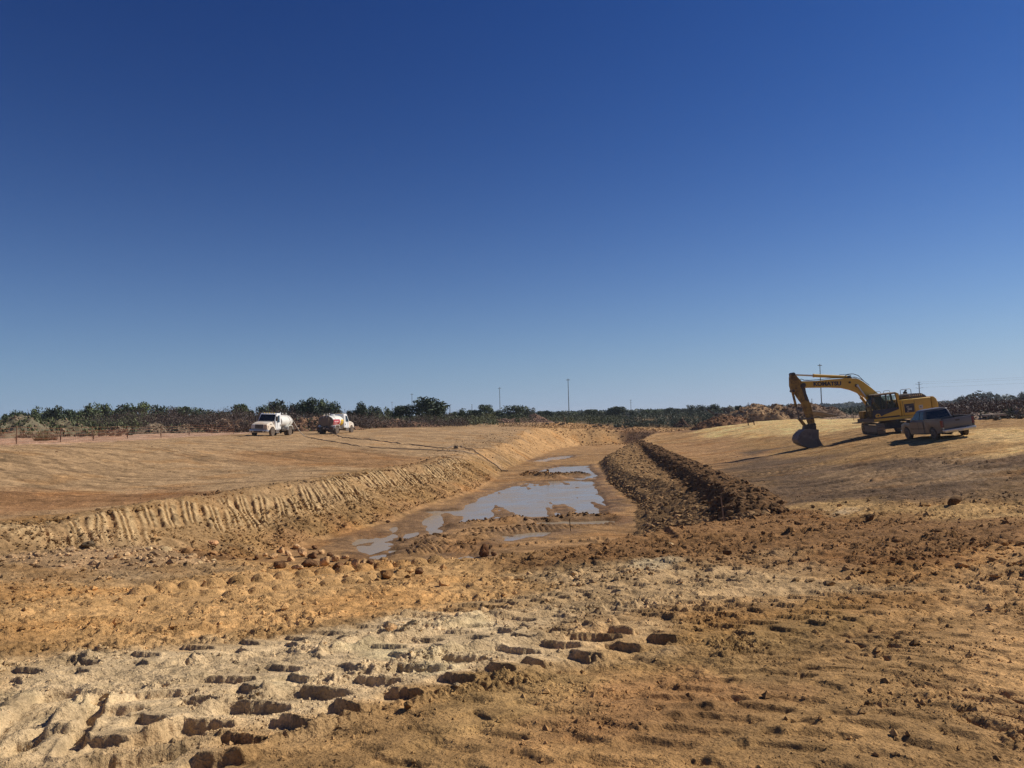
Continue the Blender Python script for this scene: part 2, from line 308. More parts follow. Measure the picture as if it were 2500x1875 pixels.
def relief(X, Y, z):
    """everything smaller than the land form; amplitude by region"""
    r = np.hypot(X, Y); n = len(X); out = np.zeros(n)
    d = np.full(n, 50.); m = (X > -24) & (X < 34) & (Y > 12) & (Y < 150); d[m] = sdist(X[m], Y[m], TOE)
    rough = np.full(n, 1.0)
    right = sst(.05, .25, X / np.maximum(Y, 1) - .12)
    plate_l = (X < 0) & (r > 24) & (d > 5.5); rough = np.where(plate_l, .32, rough)
    slope_r = (X > 6) & (r > 20) & (d > 6); rough = np.where(slope_r, .45 + .7 * sst(60, 32, r), rough)
    fl = d < 0; rough = np.where(fl, .18, rough); bank = (d > 0) & (d < 5.5) & (Y > 22); rough = np.where(bank, 1.25, rough)
    near = r < 9; pale = sst(3, 6, r); rough = np.where(near, .55 + .45 * pale, rough)
    churn = sst(9, 11, r) * (1 - sst(20, 23, r)) * (d > 0); rough = rough * (1 + .15 * churn)
    rough = np.where(r > 150, .25, rough); rough = np.where(Y < -1, .5, rough)
    patch = .55 + .9 * sst(-.4, .5, fbm(X * .45, Y * .45, 2, 100))
    big = .07 * fbm(X * .35, Y * .35, 2, 102); out += big * rough * (~fl)
    o1 = .050 * pn(X * 1.1, Y * 1.1, 104)
    b1 = np.abs(pn(X * 2.3, Y * 2.3, 105)); b2 = np.abs(pn(X * 5.1, Y * 5.1, 106)); b3 = np.abs(pn(X * 11, Y * 11, 107))
    cr = crumb(X, Y); pal = .4 + .6 * cr
    out += rough * (patch * (o1 * .8 + .040 * (b1 - .25)) + (.3 + pal) * (.028 * (b2 - .25) + .030 * pn(X * 7.7, Y * 7.7, 117) * (r < 60)) + cr * .024 * (.25 - b3) * (r < 45))
    m = r < 22
    if m.any():
        x, y = X[m], Y[m]; b4 = np.abs(pn(x * 24, y * 24, 108)); o5 = pn(x * 55, y * 55, 109) * sst(10, 6, r[m]); o6 = pn(x * 110, y * 110, 110) * sst(6, 4, r[m])
        out[m] += ((.55 + .45 * rough) * (.50 + 1.1 * cr))[m] * (.020 * (.25 - b4) + .015 * pn(x * 15, y * 15, 118) + .013 * pn(x * 33, y * 33, 119) * sst(14, 9, r[m]) + .010 * o5 + .0035 * o6)
    # scraper and grader streaks on the finished slopes
    m = plate_l | slope_r
    if m.any():
        x, y = X[m], Y[m]; L = x < 0
        a = np.where(L, .22, -.25); s = x * np.cos(a) + y * np.sin(a); t = -x * np.sin(a) + y * np.cos(a)
        out[m] += (.06 * pn(s * .10, t * 1.5, 112) + .06 * pn(s * .22, t * 3.4, 113) + .04 * pn(s * .6, t * 5.5, 114)) * (1 + .5 * pn(x * .2, y * .2, 115)) * (r[m] < 120)
    for P, hw, kind, pitch, dep in TR:
        e = hw + .35; m = (X > P[:, 0].min() - e) & (X < P[:, 0].max() + e) & (Y > P[:, 1].min() - e) & (Y < P[:, 1].max() + e)
        if not m.any(): continue
        x, y = X[m], Y[m]; dd, s, sg = polyd(x, y, P); t = dd * sg; q = np.abs(t) / hw
        ins = sst(1.12, .95, q); jit = .12 * pn(x * 1.7, y * 1.7, 120); h = np.zeros(len(x)); fade = .78 + .22 * sst(-.3, .2, pn(s * .5, s * 0 + hw * 7, 121))
        if kind in ('lug', 'soft'):
            L_ = t < 0; ph = s / pitch + np.where(L_, -.56 * t / pitch, .5 - .12 * t / pitch) + jit * .35 + .05 * pn(x * 9, y * 9, 122)
            ph = ph + .035 * pn(x * 24, y * 24, 127); kx = np.floor(ph); f = ph - kx; rn = np.sin(kx * 12.9898 + np.where(L_, 0, 78.2)) * 43758.5453; rn = rn - np.floor(rn); q2 = q + .07 * pn(x * 11, y * 11, 123)
            row = np.where(L_, sst(.02, .10, q2), sst(.10 + .15 * rn, .20 + .15 * rn, q2)) * sst(1.06, .94, q2); saw = sst(0, .045 if kind == 'lug' else .24, f) * (1 - f)
            h = dep * (1 - .34 * sst(4.2, 8.0, r[m])) * (.78 + .35 * rn) * row * (1.15 * saw - .62 - (.16 if kind == 'lug' else 0) * sst(.62, .74, f) * sst(1.0, .96, f)) + .20 * dep * ins
            h += .35 * dep * np.exp(-((q - 1.20) / .13) ** 2) * (1 + 1.2 * pn(x * 6, y * 6, 128))
            o = out[m]; out[m] = o * (1 - .80 * ins * fade) + h * fade
        elif kind == 'rib':
            ph = s / pitch + 1.1 * q * q * np.where(t > 0, 1, .6) + jit; f = ph - np.floor(ph)
            h = dep * (sst(0, .55, f) * sst(1, .85, f) - .45) * ins * sst(.0, .12, q + .1) + .5 * dep * np.exp(-((q - 1.2) / .2) ** 2)
            o = out[m]; out[m] = o * (1 - .5 * ins * fade) + h * fade
        elif kind == 'mound':
            ph = s / pitch + jit * .3; f = (ph - np.floor(ph)) * 2 - 1; rr = np.sqrt(f * f * 1.1 + (t / hw) ** 2)
            h = dep * np.sqrt(np.clip(1 - rr * rr, 0, 1)); out[m] = out[m] * (1 - .8 * sst(3.2, 2.0, q)) + h
        elif kind == 'notch':
            ph = s / pitch + .25 * t / hw + jit * .4; f = ph - np.floor(ph)
            h = -dep * sst(0, .75, f) * sst(1, .92, f) * ins * sst(-1.1, -.5, t / hw); out[m] = out[m] * (1 - .6 * ins) + h + .3 * dep * np.exp(-((q - 1.25) / .2) ** 2)
        elif kind == 'cleat':
            f = np.abs(np.sin(math.pi * (s / pitch + .3 * jit))); out[m] += dep * (f ** 3 - .35) * ins * (.4 + .6 * (pn(x * .7, y * .7, 125) > -.1))
        else: out[m] += -dep * sst(1.0, .7, q) + .5 * dep * np.exp(-((q - 1.3) / .3) ** 2)
    # tilted slabs and cracks at the lower right
    m = (X > .9) & (X < 4.5) & (Y < 7)
    if m.any():
        x, y = X[m], Y[m]; wx = x + .10 * pn(x * 3, y * 3, 130); wy = y + .10 * pn(x * 3, y * 3, 131); c = np.abs(pn(wx * 2.2, wy * 3.0, 132))
        k = sst(.9, 2.0, x - .18 * y + .5) * sst(-.3, .3, pn(x * .8, y * .8, 133)); out[m] += -.035 * sst(.05, .0, c) * k + .012 * sst(.05, .12, c) * k
    return out
# hollow under the separately built, finely toothed bank face
def bankmask(X, Y):
    m = np.zeros(len(X)); k = (X > -22) & (X < 2) & (Y > 18) & (Y < 68)
    dd, s, sg = polyd(X[k], Y[k], BANKLINE); m[k] = sst(.2, .7, dd) * sst(5.4, 4.9, dd) * (sg < 0) * sst(.2, 1.2, s) * sst(BL, BL - 1, s); return m
BANKLINE = [(-15.0,18.5),(-12.0,22.5),(-10.6,27.0)] + TOE_L[:5]
BL = sum(math.dist(BANKLINE[i], BANKLINE[i + 1]) for i in range(len(BANKLINE) - 1))
def ground_z(X, Y):
    X = np.atleast_1d(np.asarray(X, float)); Y = np.atleast_1d(np.asarray(Y, float)); z = coarse(X, Y); return z + relief(X, Y, z)
def gz(x, y): return float(ground_z(x, y)[0])
make_tracks()

# ---------------------------------------------------------------- mesh helpers
def tag(o, label=None, cat=None, group=None, kind=None):
    if label: o['label'] = label
    if cat: o['category'] = cat
    if group: o['group'] = group
    if kind: o['kind'] = kind
    return o
def empty(name, mat=None, **k):
    o = bpy.data.objects.new(name, None); COL.objects.link(o); o.empty_display_size = .3
    if mat is not None: o.matrix_world = mat
    return tag(o, **k)
def npmesh(name, V, Fq, mat, parent=None, smooth=True, col=None, **k):
    me = bpy.data.meshes.new(name); V = np.asarray(V, np.float32); Fq = np.asarray(Fq, np.int32); nf, c = Fq.shape
    me.vertices.add(len(V)); me.vertices.foreach_set('co', V.ravel())
    me.loops.add(nf * c); me.loops.foreach_set('vertex_index', Fq.ravel())
    me.polygons.add(nf); me.polygons.foreach_set('loop_start', np.arange(0, nf * c, c, dtype=np.int32))
    me.polygons.foreach_set('use_smooth', np.full(nf, smooth, bool))
    if col is not None:
        a = me.attributes.new('soil', 'FLOAT_COLOR', 'POINT'); a.data.foreach_set('color', np.asarray(col, np.float32).ravel())
    me.update(calc_edges=True)
    if mat: me.materials.append(mat)
    o = bpy.data.objects.new(name, me); COL.objects.link(o)
    if parent: o.parent = parent
    return tag(o, **k)
class MB:
    def __init__(s): s.v = []; s.f = []
    def add(s, vs, fs):
        n = len(s.v); s.v += [tuple(v) for v in vs]; s.f += [tuple(i + n for i in f) for f in fs]; return s
    def hexa(s, p): return s.add(p, [(0,3,2,1),(4,5,6,7),(0,1,5,4),(1,2,6,5),(2,3,7,6),(3,0,4,7)])
    def box(s, x0, x1, y0, y1, z0, z1):
        return s.hexa([(x0,y0,z0),(x1,y0,z0),(x1,y1,z0),(x0,y1,z0),(x0,y0,z1),(x1,y0,z1),(x1,y1,z1),(x0,y1,z1)])
    def prism(s, poly, y0, y1, w1=None):
        """closed outline in x,z carried from y0 to y1"""
        a = sum(poly[i][0] * poly[(i + 1) % len(poly)][1] - poly[(i + 1) % len(poly)][0] * poly[i][1] for i in range(len(poly)))
        if a < 0: poly = poly[::-1]
        n = len(poly); vs = [(x, y0, z) for x, z in poly] + [(x, y1, z) for x, z in poly]
        fs = [tuple(range(n)), tuple(range(2 * n - 1, n - 1, -1))] + [(i, i + n, (i + 1) % n + n, (i + 1) % n) for i in range(n)]
        return s.add(vs, fs)
    def tube(s, pts, r, n=8, cap=True):
        P = [Vector(p) for p in pts]; R = r if isinstance(r, (list, tuple)) else [r] * len(P); ring = []; up = None; b = len(s.v); vs = []
        for i, p in enumerate(P):
            t = (P[min(i + 1, len(P) - 1)] - P[max(i - 1, 0)]).normalized()
            if up is None: up = t.orthogonal().normalized()
            up = (up - t * up.dot(t)).normalized(); w = t.cross(up)
            for k in range(n): a = 2 * math.pi * k / n; vs.append(p + (up * math.cos(a) + w * math.sin(a)) * R[i])
        fs = [(i * n + k, i * n + (k + 1) % n, (i + 1) * n + (k + 1) % n, (i + 1) * n + k) for i in range(len(P) - 1) for k in range(n)]
        if cap: fs += [tuple(range(n - 1, -1, -1)), tuple((len(P) - 1) * n + k for k in range(n))]
        return s.add(vs, fs)
    def lathe(s, prof, c, axis='y', n=20, sy=1):
        """profile of (along axis, radius)"""
        vs = []; m = len(prof)
        for a, r in prof:
            for k in range(n):
                t = 2 * math.pi * k / n; u, v = r * math.cos(t), r * math.sin(t)
                vs.append((c[0] + u, c[1] + a, c[2] + v) if axis == 'y' else (c[0] + a, c[1] + u, c[2] + v * sy) if axis == 'x' else (c[0] + u, c[1] + v, c[2] + a))
        fs = [(i * n + k, i * n + (k + 1) % n, (i + 1) * n + (k + 1) % n, (i + 1) * n + k) for i in range(m - 1) for k in range(n)]
        fs += [tuple(range(n - 1, -1, -1)), tuple((m - 1) * n + k for k in range(n))]
        return s.add(vs, fs)
    def slab(s, q, t):
        q = [Vector(p) for p in q]; nrm = (q[1] - q[0]).cross(q[2] - q[0]).normalized(); n = len(q)
        return s.add([p for p in q] + [p + nrm * t for p in q], [tuple(range(n - 1, -1, -1)), tuple(range(n, 2 * n))] + [(i, (i + 1) % n, (i + 1) % n + n, i + n) for i in range(n)])
    def build(s, name, mat, parent=None, bevel=0, smooth=False, seg=2, **k):
        me = bpy.data.meshes.new(name); me.from_pydata(s.v, [], s.f)
        import bmesh
        bm = bmesh.new(); bm.from_mesh(me); bmesh.ops.recalc_face_normals(bm, faces=bm.faces[:])
        if bevel: bmesh.ops.bevel(bm, geom=[e for e in bm.edges if len(e.link_faces) == 2 and e.calc_face_angle(0) > .5], offset=bevel, segments=seg, profile=.5, affect='EDGES', clamp_overlap=True)
        if smooth:
            for f in bm.faces: f.smooth = True
            for e in bm.edges:
                if len(e.link_faces) == 2 and e.calc_face_angle(0) > .7: e.smooth = False
        bm.to_mesh(me); bm.free(); me.materials.append(mat)
        o = bpy.data.objects.new(name, me); COL.objects.link(o)
        if parent: o.parent = parent
        return tag(o, **k)
def copy_tree(o, parent=None):
    c = o.copy(); COL.objects.link(c); c.parent = parent
    for ch in o.children: copy_tree(ch, c)
    return c

# ---------------------------------------------------------------- materials
def newmat(name):
    m = bpy.data.materials.new(name); m.use_nodes = True; nt = m.node_tree; return m, nt, nt.nodes['Principled BSDF']
def N(nt, t, **k):
    n = nt.nodes.new(t)
    for a, b in k.items():
        if a.startswith('i_'):
            key = a[2:]; key = int(key) if key.isdigit() else key.replace('_', ' '); n.inputs[key].default_value = b
        else: setattr(n, a, b)
    return n
def paint(name, col, rough=.45, metal=0, dust=.25, dustcol=(.36, .25, .14), scale=3, spec=.5):
    m, nt, p = newmat(name); L = nt.links.new
    tc = N(nt, 'ShaderNodeTexCoord'); n1 = N(nt, 'ShaderNodeTexNoise', i_Scale=scale, i_Detail=8.0, i_Roughness=.65); L(tc.outputs['Object'], n1.inputs['Vector'])
    r = N(nt, 'ShaderNodeMapRange'); r.inputs[1].default_value = .42; r.inputs[2].default_value = .72; r.inputs[3].default_value = 0; r.inputs[4].default_value = 1
    L(n1.outputs[0], r.inputs[0]); k = N(nt, 'ShaderNodeMath', operation='MULTIPLY_ADD', i_1=dust, i_2=dust * .35); L(r.outputs[0], k.inputs[0])
    mx = N(nt, 'ShaderNodeMix', data_type='RGBA'); mx.inputs[6].default_value = (*col, 1); mx.inputs[7].default_value = (*dustcol, 1)
    L(k.outputs[0], mx.inputs[0]); L(mx.outputs[2], p.inputs['Base Color'])
    rr = N(nt, 'ShaderNodeMath', operation='MULTIPLY_ADD', i_1=.4, i_2=rough); L(k.outputs[0], rr.inputs[0]); L(rr.outputs[0], p.inputs['Roughness'])
    p.inputs['Metallic'].default_value = metal; p.inputs['Specular IOR Level'].default_value = spec
    return m
def soilmat(name, grain=1.0):
    m, nt, p = newmat(name); L = nt.links.new
    at = N(nt, 'ShaderNodeAttribute', attribute_name='soil'); tc = N(nt, 'ShaderNodeTexCoord')
    cur = None
    for sc_, lo, hi, seed in ((1.7, .80, 1.20, 0), (4.5, .70, 1.30, 3), (11, .80, 1.20, 1), (60, .72, 1.28, 2)):
        n = N(nt, 'ShaderNodeTexNoise', i_Scale=sc_, i_Detail=5.0, i_Roughness=.62); L(tc.outputs['Object'], n.inputs['Vector'])
        r = N(nt, 'ShaderNodeMapRange'); r.inputs[1].default_value = .3; r.inputs[2].default_value = .7; r.inputs[3].default_value = lo; r.inputs[4].default_value = hi; L(n.outputs[0], r.inputs[0])
        if cur is None: cur = r.outputs[0]
        else: mm = N(nt, 'ShaderNodeMath', operation='MULTIPLY'); L(cur, mm.inputs[0]); L(r.outputs[0], mm.inputs[1]); cur = mm.outputs[0]
    vm = N(nt, 'ShaderNodeVectorMath', operation='SCALE'); L(at.outputs['Color'], vm.inputs[0]); L(cur, vm.inputs['Scale']); L(vm.outputs[0], p.inputs['Base Color'])
    rg = N(nt, 'ShaderNodeMapRange'); rg.inputs[3].default_value = .95; rg.inputs[4].default_value = .5; L(at.outputs['Alpha'], rg.inputs[0]); L(rg.outputs[0], p.inputs['Roughness'])
    sp = N(nt, 'ShaderNodeMath', operation='MULTIPLY_ADD', i_1=.10, i_2=.08); L(at.outputs['Alpha'], sp.inputs[0]); L(sp.outputs[0], p.inputs['Specular IOR Level'])
    b = None
    for sc_, dist in ((9, .040), (30, .022), (90, .009), (260, .0035)):
        n = N(nt, 'ShaderNodeTexNoise', i_Scale=sc_, i_Detail=3.0, i_Roughness=.6); L(tc.outputs['Object'], n.inputs['Vector'])
        bb = N(nt, 'ShaderNodeBump', i_Distance=dist * grain, i_Strength=.9); L(n.outputs[0], bb.inputs['Height'])
        if b: L(b.outputs[0], bb.inputs['Normal'])
        b = bb
    L(b.outputs[0], p.inputs['Normal'])
    return m
M_SOIL = soilmat('soil'); M_CLOD = soilmat('clod_soil', .6)
M = {}
M['yellow'] = paint('machine_yellow', (.76, .44, .035), .40, dust=.25, dustcol=(.25, .17, .09), scale=1.5)
M['yellow_arm'] = paint('worn_yellow', (.55, .31, .035), .5, dust=.85, dustcol=(.07, .045, .03), scale=2.2)
M['black'] = paint('black_plastic', (.012, .012, .014), .5, dust=.25, scale=2)
M['darkgrey'] = paint('dark_grey_metal', (.035, .033, .035), .5, dust=.35)
M['steel'] = paint('worn_steel', (.13, .105, .085), .55, dust=.6, dustcol=(.2, .15, .1))
M['shoe'] = paint('track_shoe_steel', (.20, .16, .12), .6, dust=.7, dustcol=(.26, .19, .12))
M['bucket'] = paint('bucket_steel', (.27, .21, .165), .55, dust=.6, dustcol=(.05, .04, .035), scale=2)
M['chrome'] = paint('chrome', (.55, .54, .52), .28, .8, dust=.30, dustcol=(.42, .36, .28))
M['cream'] = paint('cream_paint', (.62, .52, .32), .4, dust=.3)
M['silver'] = paint('silver_tan_paint', (.158, .146, .132), .30, .2, dust=.25, dustcol=(.21, .175, .145), scale=1.6)
M['white'] = paint('white_paint', (.80, .80, .77), .35, dust=.10, dustcol=(.5, .38, .24), scale=1.2)
M['hood'] = paint('dusty_hood', (.74, .70, .60), .4, dust=.75, dustcol=(.55, .36, .2), scale=1.1)
M['tank'] = paint('tank_white', (.80, .79, .72), .4, dust=.22, dustcol=(.42, .36, .25), scale=1.6)
M['tankend'] = paint('tank_end_shade_dust', (.16, .13, .105), .6, dust=.5, dustcol=(.22, .16, .1), scale=2)  # white tank's ends darkened: shade put into the base colour, under dust
M['red'] = paint('red_decal', (.42, .012, .03), .4, dust=.15)
M['yel'] = paint('yellow_decal', (.80, .50, .02), .4, dust=.12)
M['letter'] = paint('faded_lettering', (.85, .6, .58), .5, dust=.1)
M['lettercream'] = paint('cream_lettering', (.66, .6, .45), .5, dust=.1)
M['navy'] = paint('navy_lettering', (.008, .01, .035), .4, dust=.05)
M['grille'] = paint('grille', (.03, .026, .028), .4, dust=.4)
M['tyre'] = paint('tyre_rubber', (.03, .028, .026), .75, dust=.7, dustcol=(.24, .17, .11), scale=4)
M['rim'] = paint('painted_rim', (.66, .63, .58), .35, dust=.35)
M['alloy'] = paint('alloy_rim', (.36, .35, .34), .3, .7, dust=.4)
M['taillight'] = paint('red_lens', (.16, .008, .006), .2, dust=.2)
M['lens'] = paint('clear_lens', (.6, .58, .5), .15, dust=.3)
M['hose'] = paint('dusty_hose', (.10, .075, .06), .6, dust=.5)
M['hose_pale'] = paint('pale_hose', (.60, .52, .40), .6, dust=.3)
M['rust'] = paint('rusty_post', (.14, .06, .035), .8, dust=.4)
M['mesh'] = paint('orange_mesh', (.38, .12, .05), .8, dust=.4)
M['lath'] = paint('weathered_lath', (.30, .22, .14), .85, dust=.4)
M['lathdark'] = paint('dark_lath', (.06, .04, .025), .85, dust=.3)
M['mast'] = paint('galvanised_mast', (.07, .085, .10), .55, 0, dust=.1)
M['bark'] = paint('bark', (.12, .09, .065), .9, dust=.3)
M['log'] = paint('log_bark', (.20, .14, .09), .9, dust=.6)
M['concrete'] = paint('broken_concrete', (.42, .35, .27), .9, dust=.5)
m, nt, p = newmat('tinted_glass'); p.inputs['Base Color'].default_value = (.012, .016, .022, 1); p.inputs['Roughness'].default_value = .08; p.inputs['Specular IOR Level'].default_value = .6; M['glass'] = m
m, nt, p = newmat('cab_glass'); p.inputs['Base Color'].default_value = (.05, .055, .05, 1); p.inputs['Roughness'].default_value = .08; tr_ = N(nt, 'ShaderNodeBsdfTransparent'); tr_.inputs[0].default_value = (.80, .84, .78, 1); mx_ = N(nt, 'ShaderNodeMixShader'); mx_.inputs[0].default_value = .28
nt.links.new(tr_.outputs[0], mx_.inputs[1]); nt.links.new(p.outputs[0], mx_.inputs[2]); nt.links.new(mx_.outputs[0], nt.nodes['Material Output'].inputs[0]); M['cabglass'] = m
m, nt, p = newmat('muddy_water'); p.inputs['Base Color'].default_value = (.33, .265, .18, 1); p.inputs['IOR'].default_value = 1.23
tc = N(nt, 'ShaderNodeTexCoord'); n1 = N(nt, 'ShaderNodeTexNoise', i_Scale=.7, i_Detail=4.0); nt.links.new(tc.outputs['Object'], n1.inputs['Vector'])
r1 = N(nt, 'ShaderNodeMapRange'); r1.inputs[1].default_value = .35; r1.inputs[2].default_value = .7; r1.inputs[3].default_value = .10; r1.inputs[4].default_value = .30; nt.links.new(n1.outputs[0], r1.inputs[0]); nt.links.new(r1.outputs[0], p.inputs['Roughness'])
bp = N(nt, 'ShaderNodeBump', i_Distance=.004, i_Strength=.3); n2 = N(nt, 'ShaderNodeTexNoise', i_Scale=3.0, i_Detail=2.0); nt.links.new(tc.outputs['Object'], n2.inputs['Vector']); nt.links.new(n2.outputs[0], bp.inputs['Height']); nt.links.new(bp.outputs[0], p.inputs['Normal'])
M['water'] = m
def leafmat(name, c, var=.5):
    m, nt, p = newmat(name); L = nt.links.new
    g = N(nt, 'ShaderNodeNewGeometry'); oi = N(nt, 'ShaderNodeObjectInfo'); r = N(nt, 'ShaderNodeMapRange'); r.inputs[3].default_value = 1 - var; r.inputs[4].default_value = 1 + var; L(g.outputs['Random Per Island'], r.inputs[0])
    r2 = N(nt, 'ShaderNodeMapRange'); r2.inputs[3].default_value = .75; r2.inputs[4].default_value = 1.25; L(oi.outputs['Random'], r2.inputs[0])
    mm = N(nt, 'ShaderNodeMath', operation='MULTIPLY'); L(r.outputs[0], mm.inputs[0]); L(r2.outputs[0], mm.inputs[1])
    v = N(nt, 'ShaderNodeVectorMath', operation='SCALE'); v.inputs[0].default_value = c; L(mm.outputs[0], v.inputs['Scale']); L(v.outputs[0], p.inputs['Base Color'])
    p.inputs['Roughness'].default_value = .65; p.inputs['Specular IOR Level'].default_value = .3; return m
M['leaf_dark'] = leafmat('leaf_dark', (.052, .074, .032)); M['leaf'] = leafmat('leaf_green', (.085, .112, .042)); M['leaf_far'] = leafmat('leaf_far', (.06, .075, .045), .3)
M['leaf_grey'] = leafmat('leaf_grey', (.085, .10, .055)); M['twig'] = leafmat('twig_brown', (.088, .060, .044), .45); M['twig_red'] = leafmat('twig_redbrown', (.085, .050, .036), .5)
M['weed'] = leafmat('weed_green', (.09, .10, .04), .5); M['dry'] = leafmat('dry_grass', (.17, .14, .09), .4)

# ---------------------------------------------------------------- ground sheet
def build_ground():
    R = [.35, .8, 1.3, 1.8, 2.3, 2.6]; r = 2.75
    while r < 9000:
        R.append(r); r += min(r * r * 4.2e-4, .0050 * r if r < 150 else .018 * r if r < 700 else .08 * r)
    R = np.array(R); a = math.radians(37.5)
    A = np.concatenate([np.linspace(-math.pi, -a - .03, 34), np.linspace(-a, a, 700), np.linspace(a + .03, math.pi, 34)])
    RR, AA = np.meshgrid(R, A, indexing='ij'); X = (RR * np.sin(AA)).ravel(); Y = (RR * np.cos(AA)).ravel()
    z = coarse(X, Y); z = z + relief(X, Y, z) - .16 * bankmask(X, Y)
    V = np.stack([X, Y, z], 1); nr, na = RR.shape
    i = (np.arange(nr - 1)[:, None] * na + np.arange(na - 1)[None]).ravel()
    F_ = np.stack([i, i + 1, i + na + 1, i + na], 1)[:, ::-1]
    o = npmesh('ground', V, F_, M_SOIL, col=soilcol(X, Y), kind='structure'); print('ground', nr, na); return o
build_ground()

# water lying in the pit floor: one level sheet under which the floor rises and falls
wp = np.array(TOE); c0 = wp.mean(0)
mb = MB(); hull = [(-14,20),(-10,34),(-7,46),(-4,60),(-3,82),(0,98),(4,120),(10,136),(20,140),(20,118),(11.5,84),(9,60),(8.5,45),(7,32),(5.5,24),(1,18.5),(-5,18)]
mb.add([(x, y, ZW) for x, y in hull], [tuple(range(len(hull)))[::-1]]); mb.build('water', M['water'], kind='structure')

# ---------------------------------------------------------------- the toothed bank face on the left of the pit
def along(line, s):
    P = np.asarray(line, float); seg = np.hypot(*(P[1:] - P[:-1]).T); cs = np.concatenate([[0], np.cumsum(seg)])
    x = np.interp(s, cs, P[:, 0]); y = np.interp(s, cs, P[:, 1])
    e = .8; dx = np.interp(s + e, cs, P[:, 0]) - np.interp(s - e, cs, P[:, 0]); dy = np.interp(s + e, cs, P[:, 1]) - np.interp(s - e, cs, P[:, 1])
    l = np.hypot(dx, dy); return x, y, dx / l, dy / l, cs[-1]
def grid_faces(ns, nt_):
    i = (np.arange(ns - 1)[:, None] * nt_ + np.arange(nt_ - 1)[None]).ravel(); return np.stack([i, i + 1, i + nt_ + 1, i + nt_], 1)
def build_bank():
    ns, ntt = 1150, 92; s = np.linspace(.1, BL - .1, ns); t = np.linspace(.15, 5.6, ntt)
    x, y, dx, dy, _ = along(BANKLINE, s); S, T = np.meshgrid(s, t, indexing='ij')
    X = x[:, None] - dy[:, None] * T; Y = y[:, None] + dx[:, None] * T; X = X.ravel(); Y = Y.ravel(); S = S.ravel(); T = T.ravel()
    z = coarse(X, Y); z = z + relief(X, Y, z) * .75
    crest = 4.1 + .25 * np.sin(S * .3); q = T / crest
    ph = S / .36 + .55 * pn(S * .6, T * .5, 140) + .5 * pn(S * .22, T * 0, 139) - 2.2 * (T - 3)        # bucket teeth raked down the face
    ph = ph + .30 * np.sin(2.1 * ph) + .15 * np.sin(.83 * ph + T); f = np.abs(((ph - np.floor(ph)) * 2 - 1)); tooth = sst(.08, .5, f) - .6 + .12 * pn(X * 6, Y * 6, 149)
    msk = sst(.38, .55, q + .14 * pn(S * .6, S * 0, 141)) * sst(1.02, .9, q) * sst(-.28, .10, pn(S * .45, T * .7, 142) + .16)
    z += .12 * tooth * msk * (.6 + .6 * np.abs(pn(S * 1.3, T * 1.3, 148)) * 2)
    z += (.07 * pn(X * 2.4, Y * 2.4, 137) + .04 * pn(X * 6, Y * 6, 138)) * msk
    low = sst(.55, .3, q); z += .10 * np.abs(pn(S * 1.4, T * .9, 143)) * low + .10 * (np.abs(pn(S * 3, T * 2.2, 144)) - .2) * low
    rill = sst(.12, .0, np.abs(pn(S * .35 + .3 * T, T * .12, 145))) * sst(.9, .5, q) * sst(.1, .3, q); z -= .12 * rill
    rim = np.exp(-((q - 1.04) / .08) ** 2) * (.5 + .8 * np.abs(pn(S * 2, T * 3, 146))); z += .17 * rim
    ch = sst(2, 9, S); z = z + .015
    edge = sst(.15, .6, T) * sst(5.6, 5.1, T) * sst(0, 1.5, S) * sst(BL, BL - 1.2, S); z -= .30 * (1 - edge)
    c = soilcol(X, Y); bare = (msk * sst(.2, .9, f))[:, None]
    base_ = np.concatenate([np.tile(alb(162, 130, 88), (len(X), 1)), np.zeros((len(X), 1))], 1)
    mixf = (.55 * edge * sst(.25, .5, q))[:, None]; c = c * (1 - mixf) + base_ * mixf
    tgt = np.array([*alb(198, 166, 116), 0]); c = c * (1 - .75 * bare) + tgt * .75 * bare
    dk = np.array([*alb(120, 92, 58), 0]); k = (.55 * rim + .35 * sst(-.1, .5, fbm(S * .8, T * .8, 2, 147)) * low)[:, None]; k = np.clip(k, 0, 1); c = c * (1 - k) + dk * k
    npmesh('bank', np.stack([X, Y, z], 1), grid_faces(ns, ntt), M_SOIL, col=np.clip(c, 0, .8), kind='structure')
build_bank()

# ---------------------------------------------------------------- clods
_t = (1 + 5 ** .5) / 2
ICO = np.array([(-1,_t,0),(1,_t,0),(-1,-_t,0),(1,-_t,0),(0,-1,_t),(0,1,_t),(0,-1,-_t),(0,1,-_t),(_t,0,-1),(_t,0,1),(-_t,0,-1),(-_t,0,1)]) / math.hypot(1, _t)
ICF = np.array([(0,11,5),(0,5,1),(0,1,7),(0,7,10),(0,10,11),(1,5,9),(5,11,4),(11,10,2),(10,7,6),(7,1,8),(3,9,4),(3,4,2),(3,2,6),(3,6,8),(3,8,9),(4,9,5),(2,4,11),(6,2,10),(8,6,7),(9,8,1)])
OCV = np.array([(1,0,0),(-1,0,0),(0,1,0),(0,-1,0),(0,0,1),(0,0,-1)], float); OCF = np.array([(0,2,4),(2,1,4),(1,3,4),(3,0,4),(2,0,5),(1,2,5),(3,1,5),(0,3,5)])
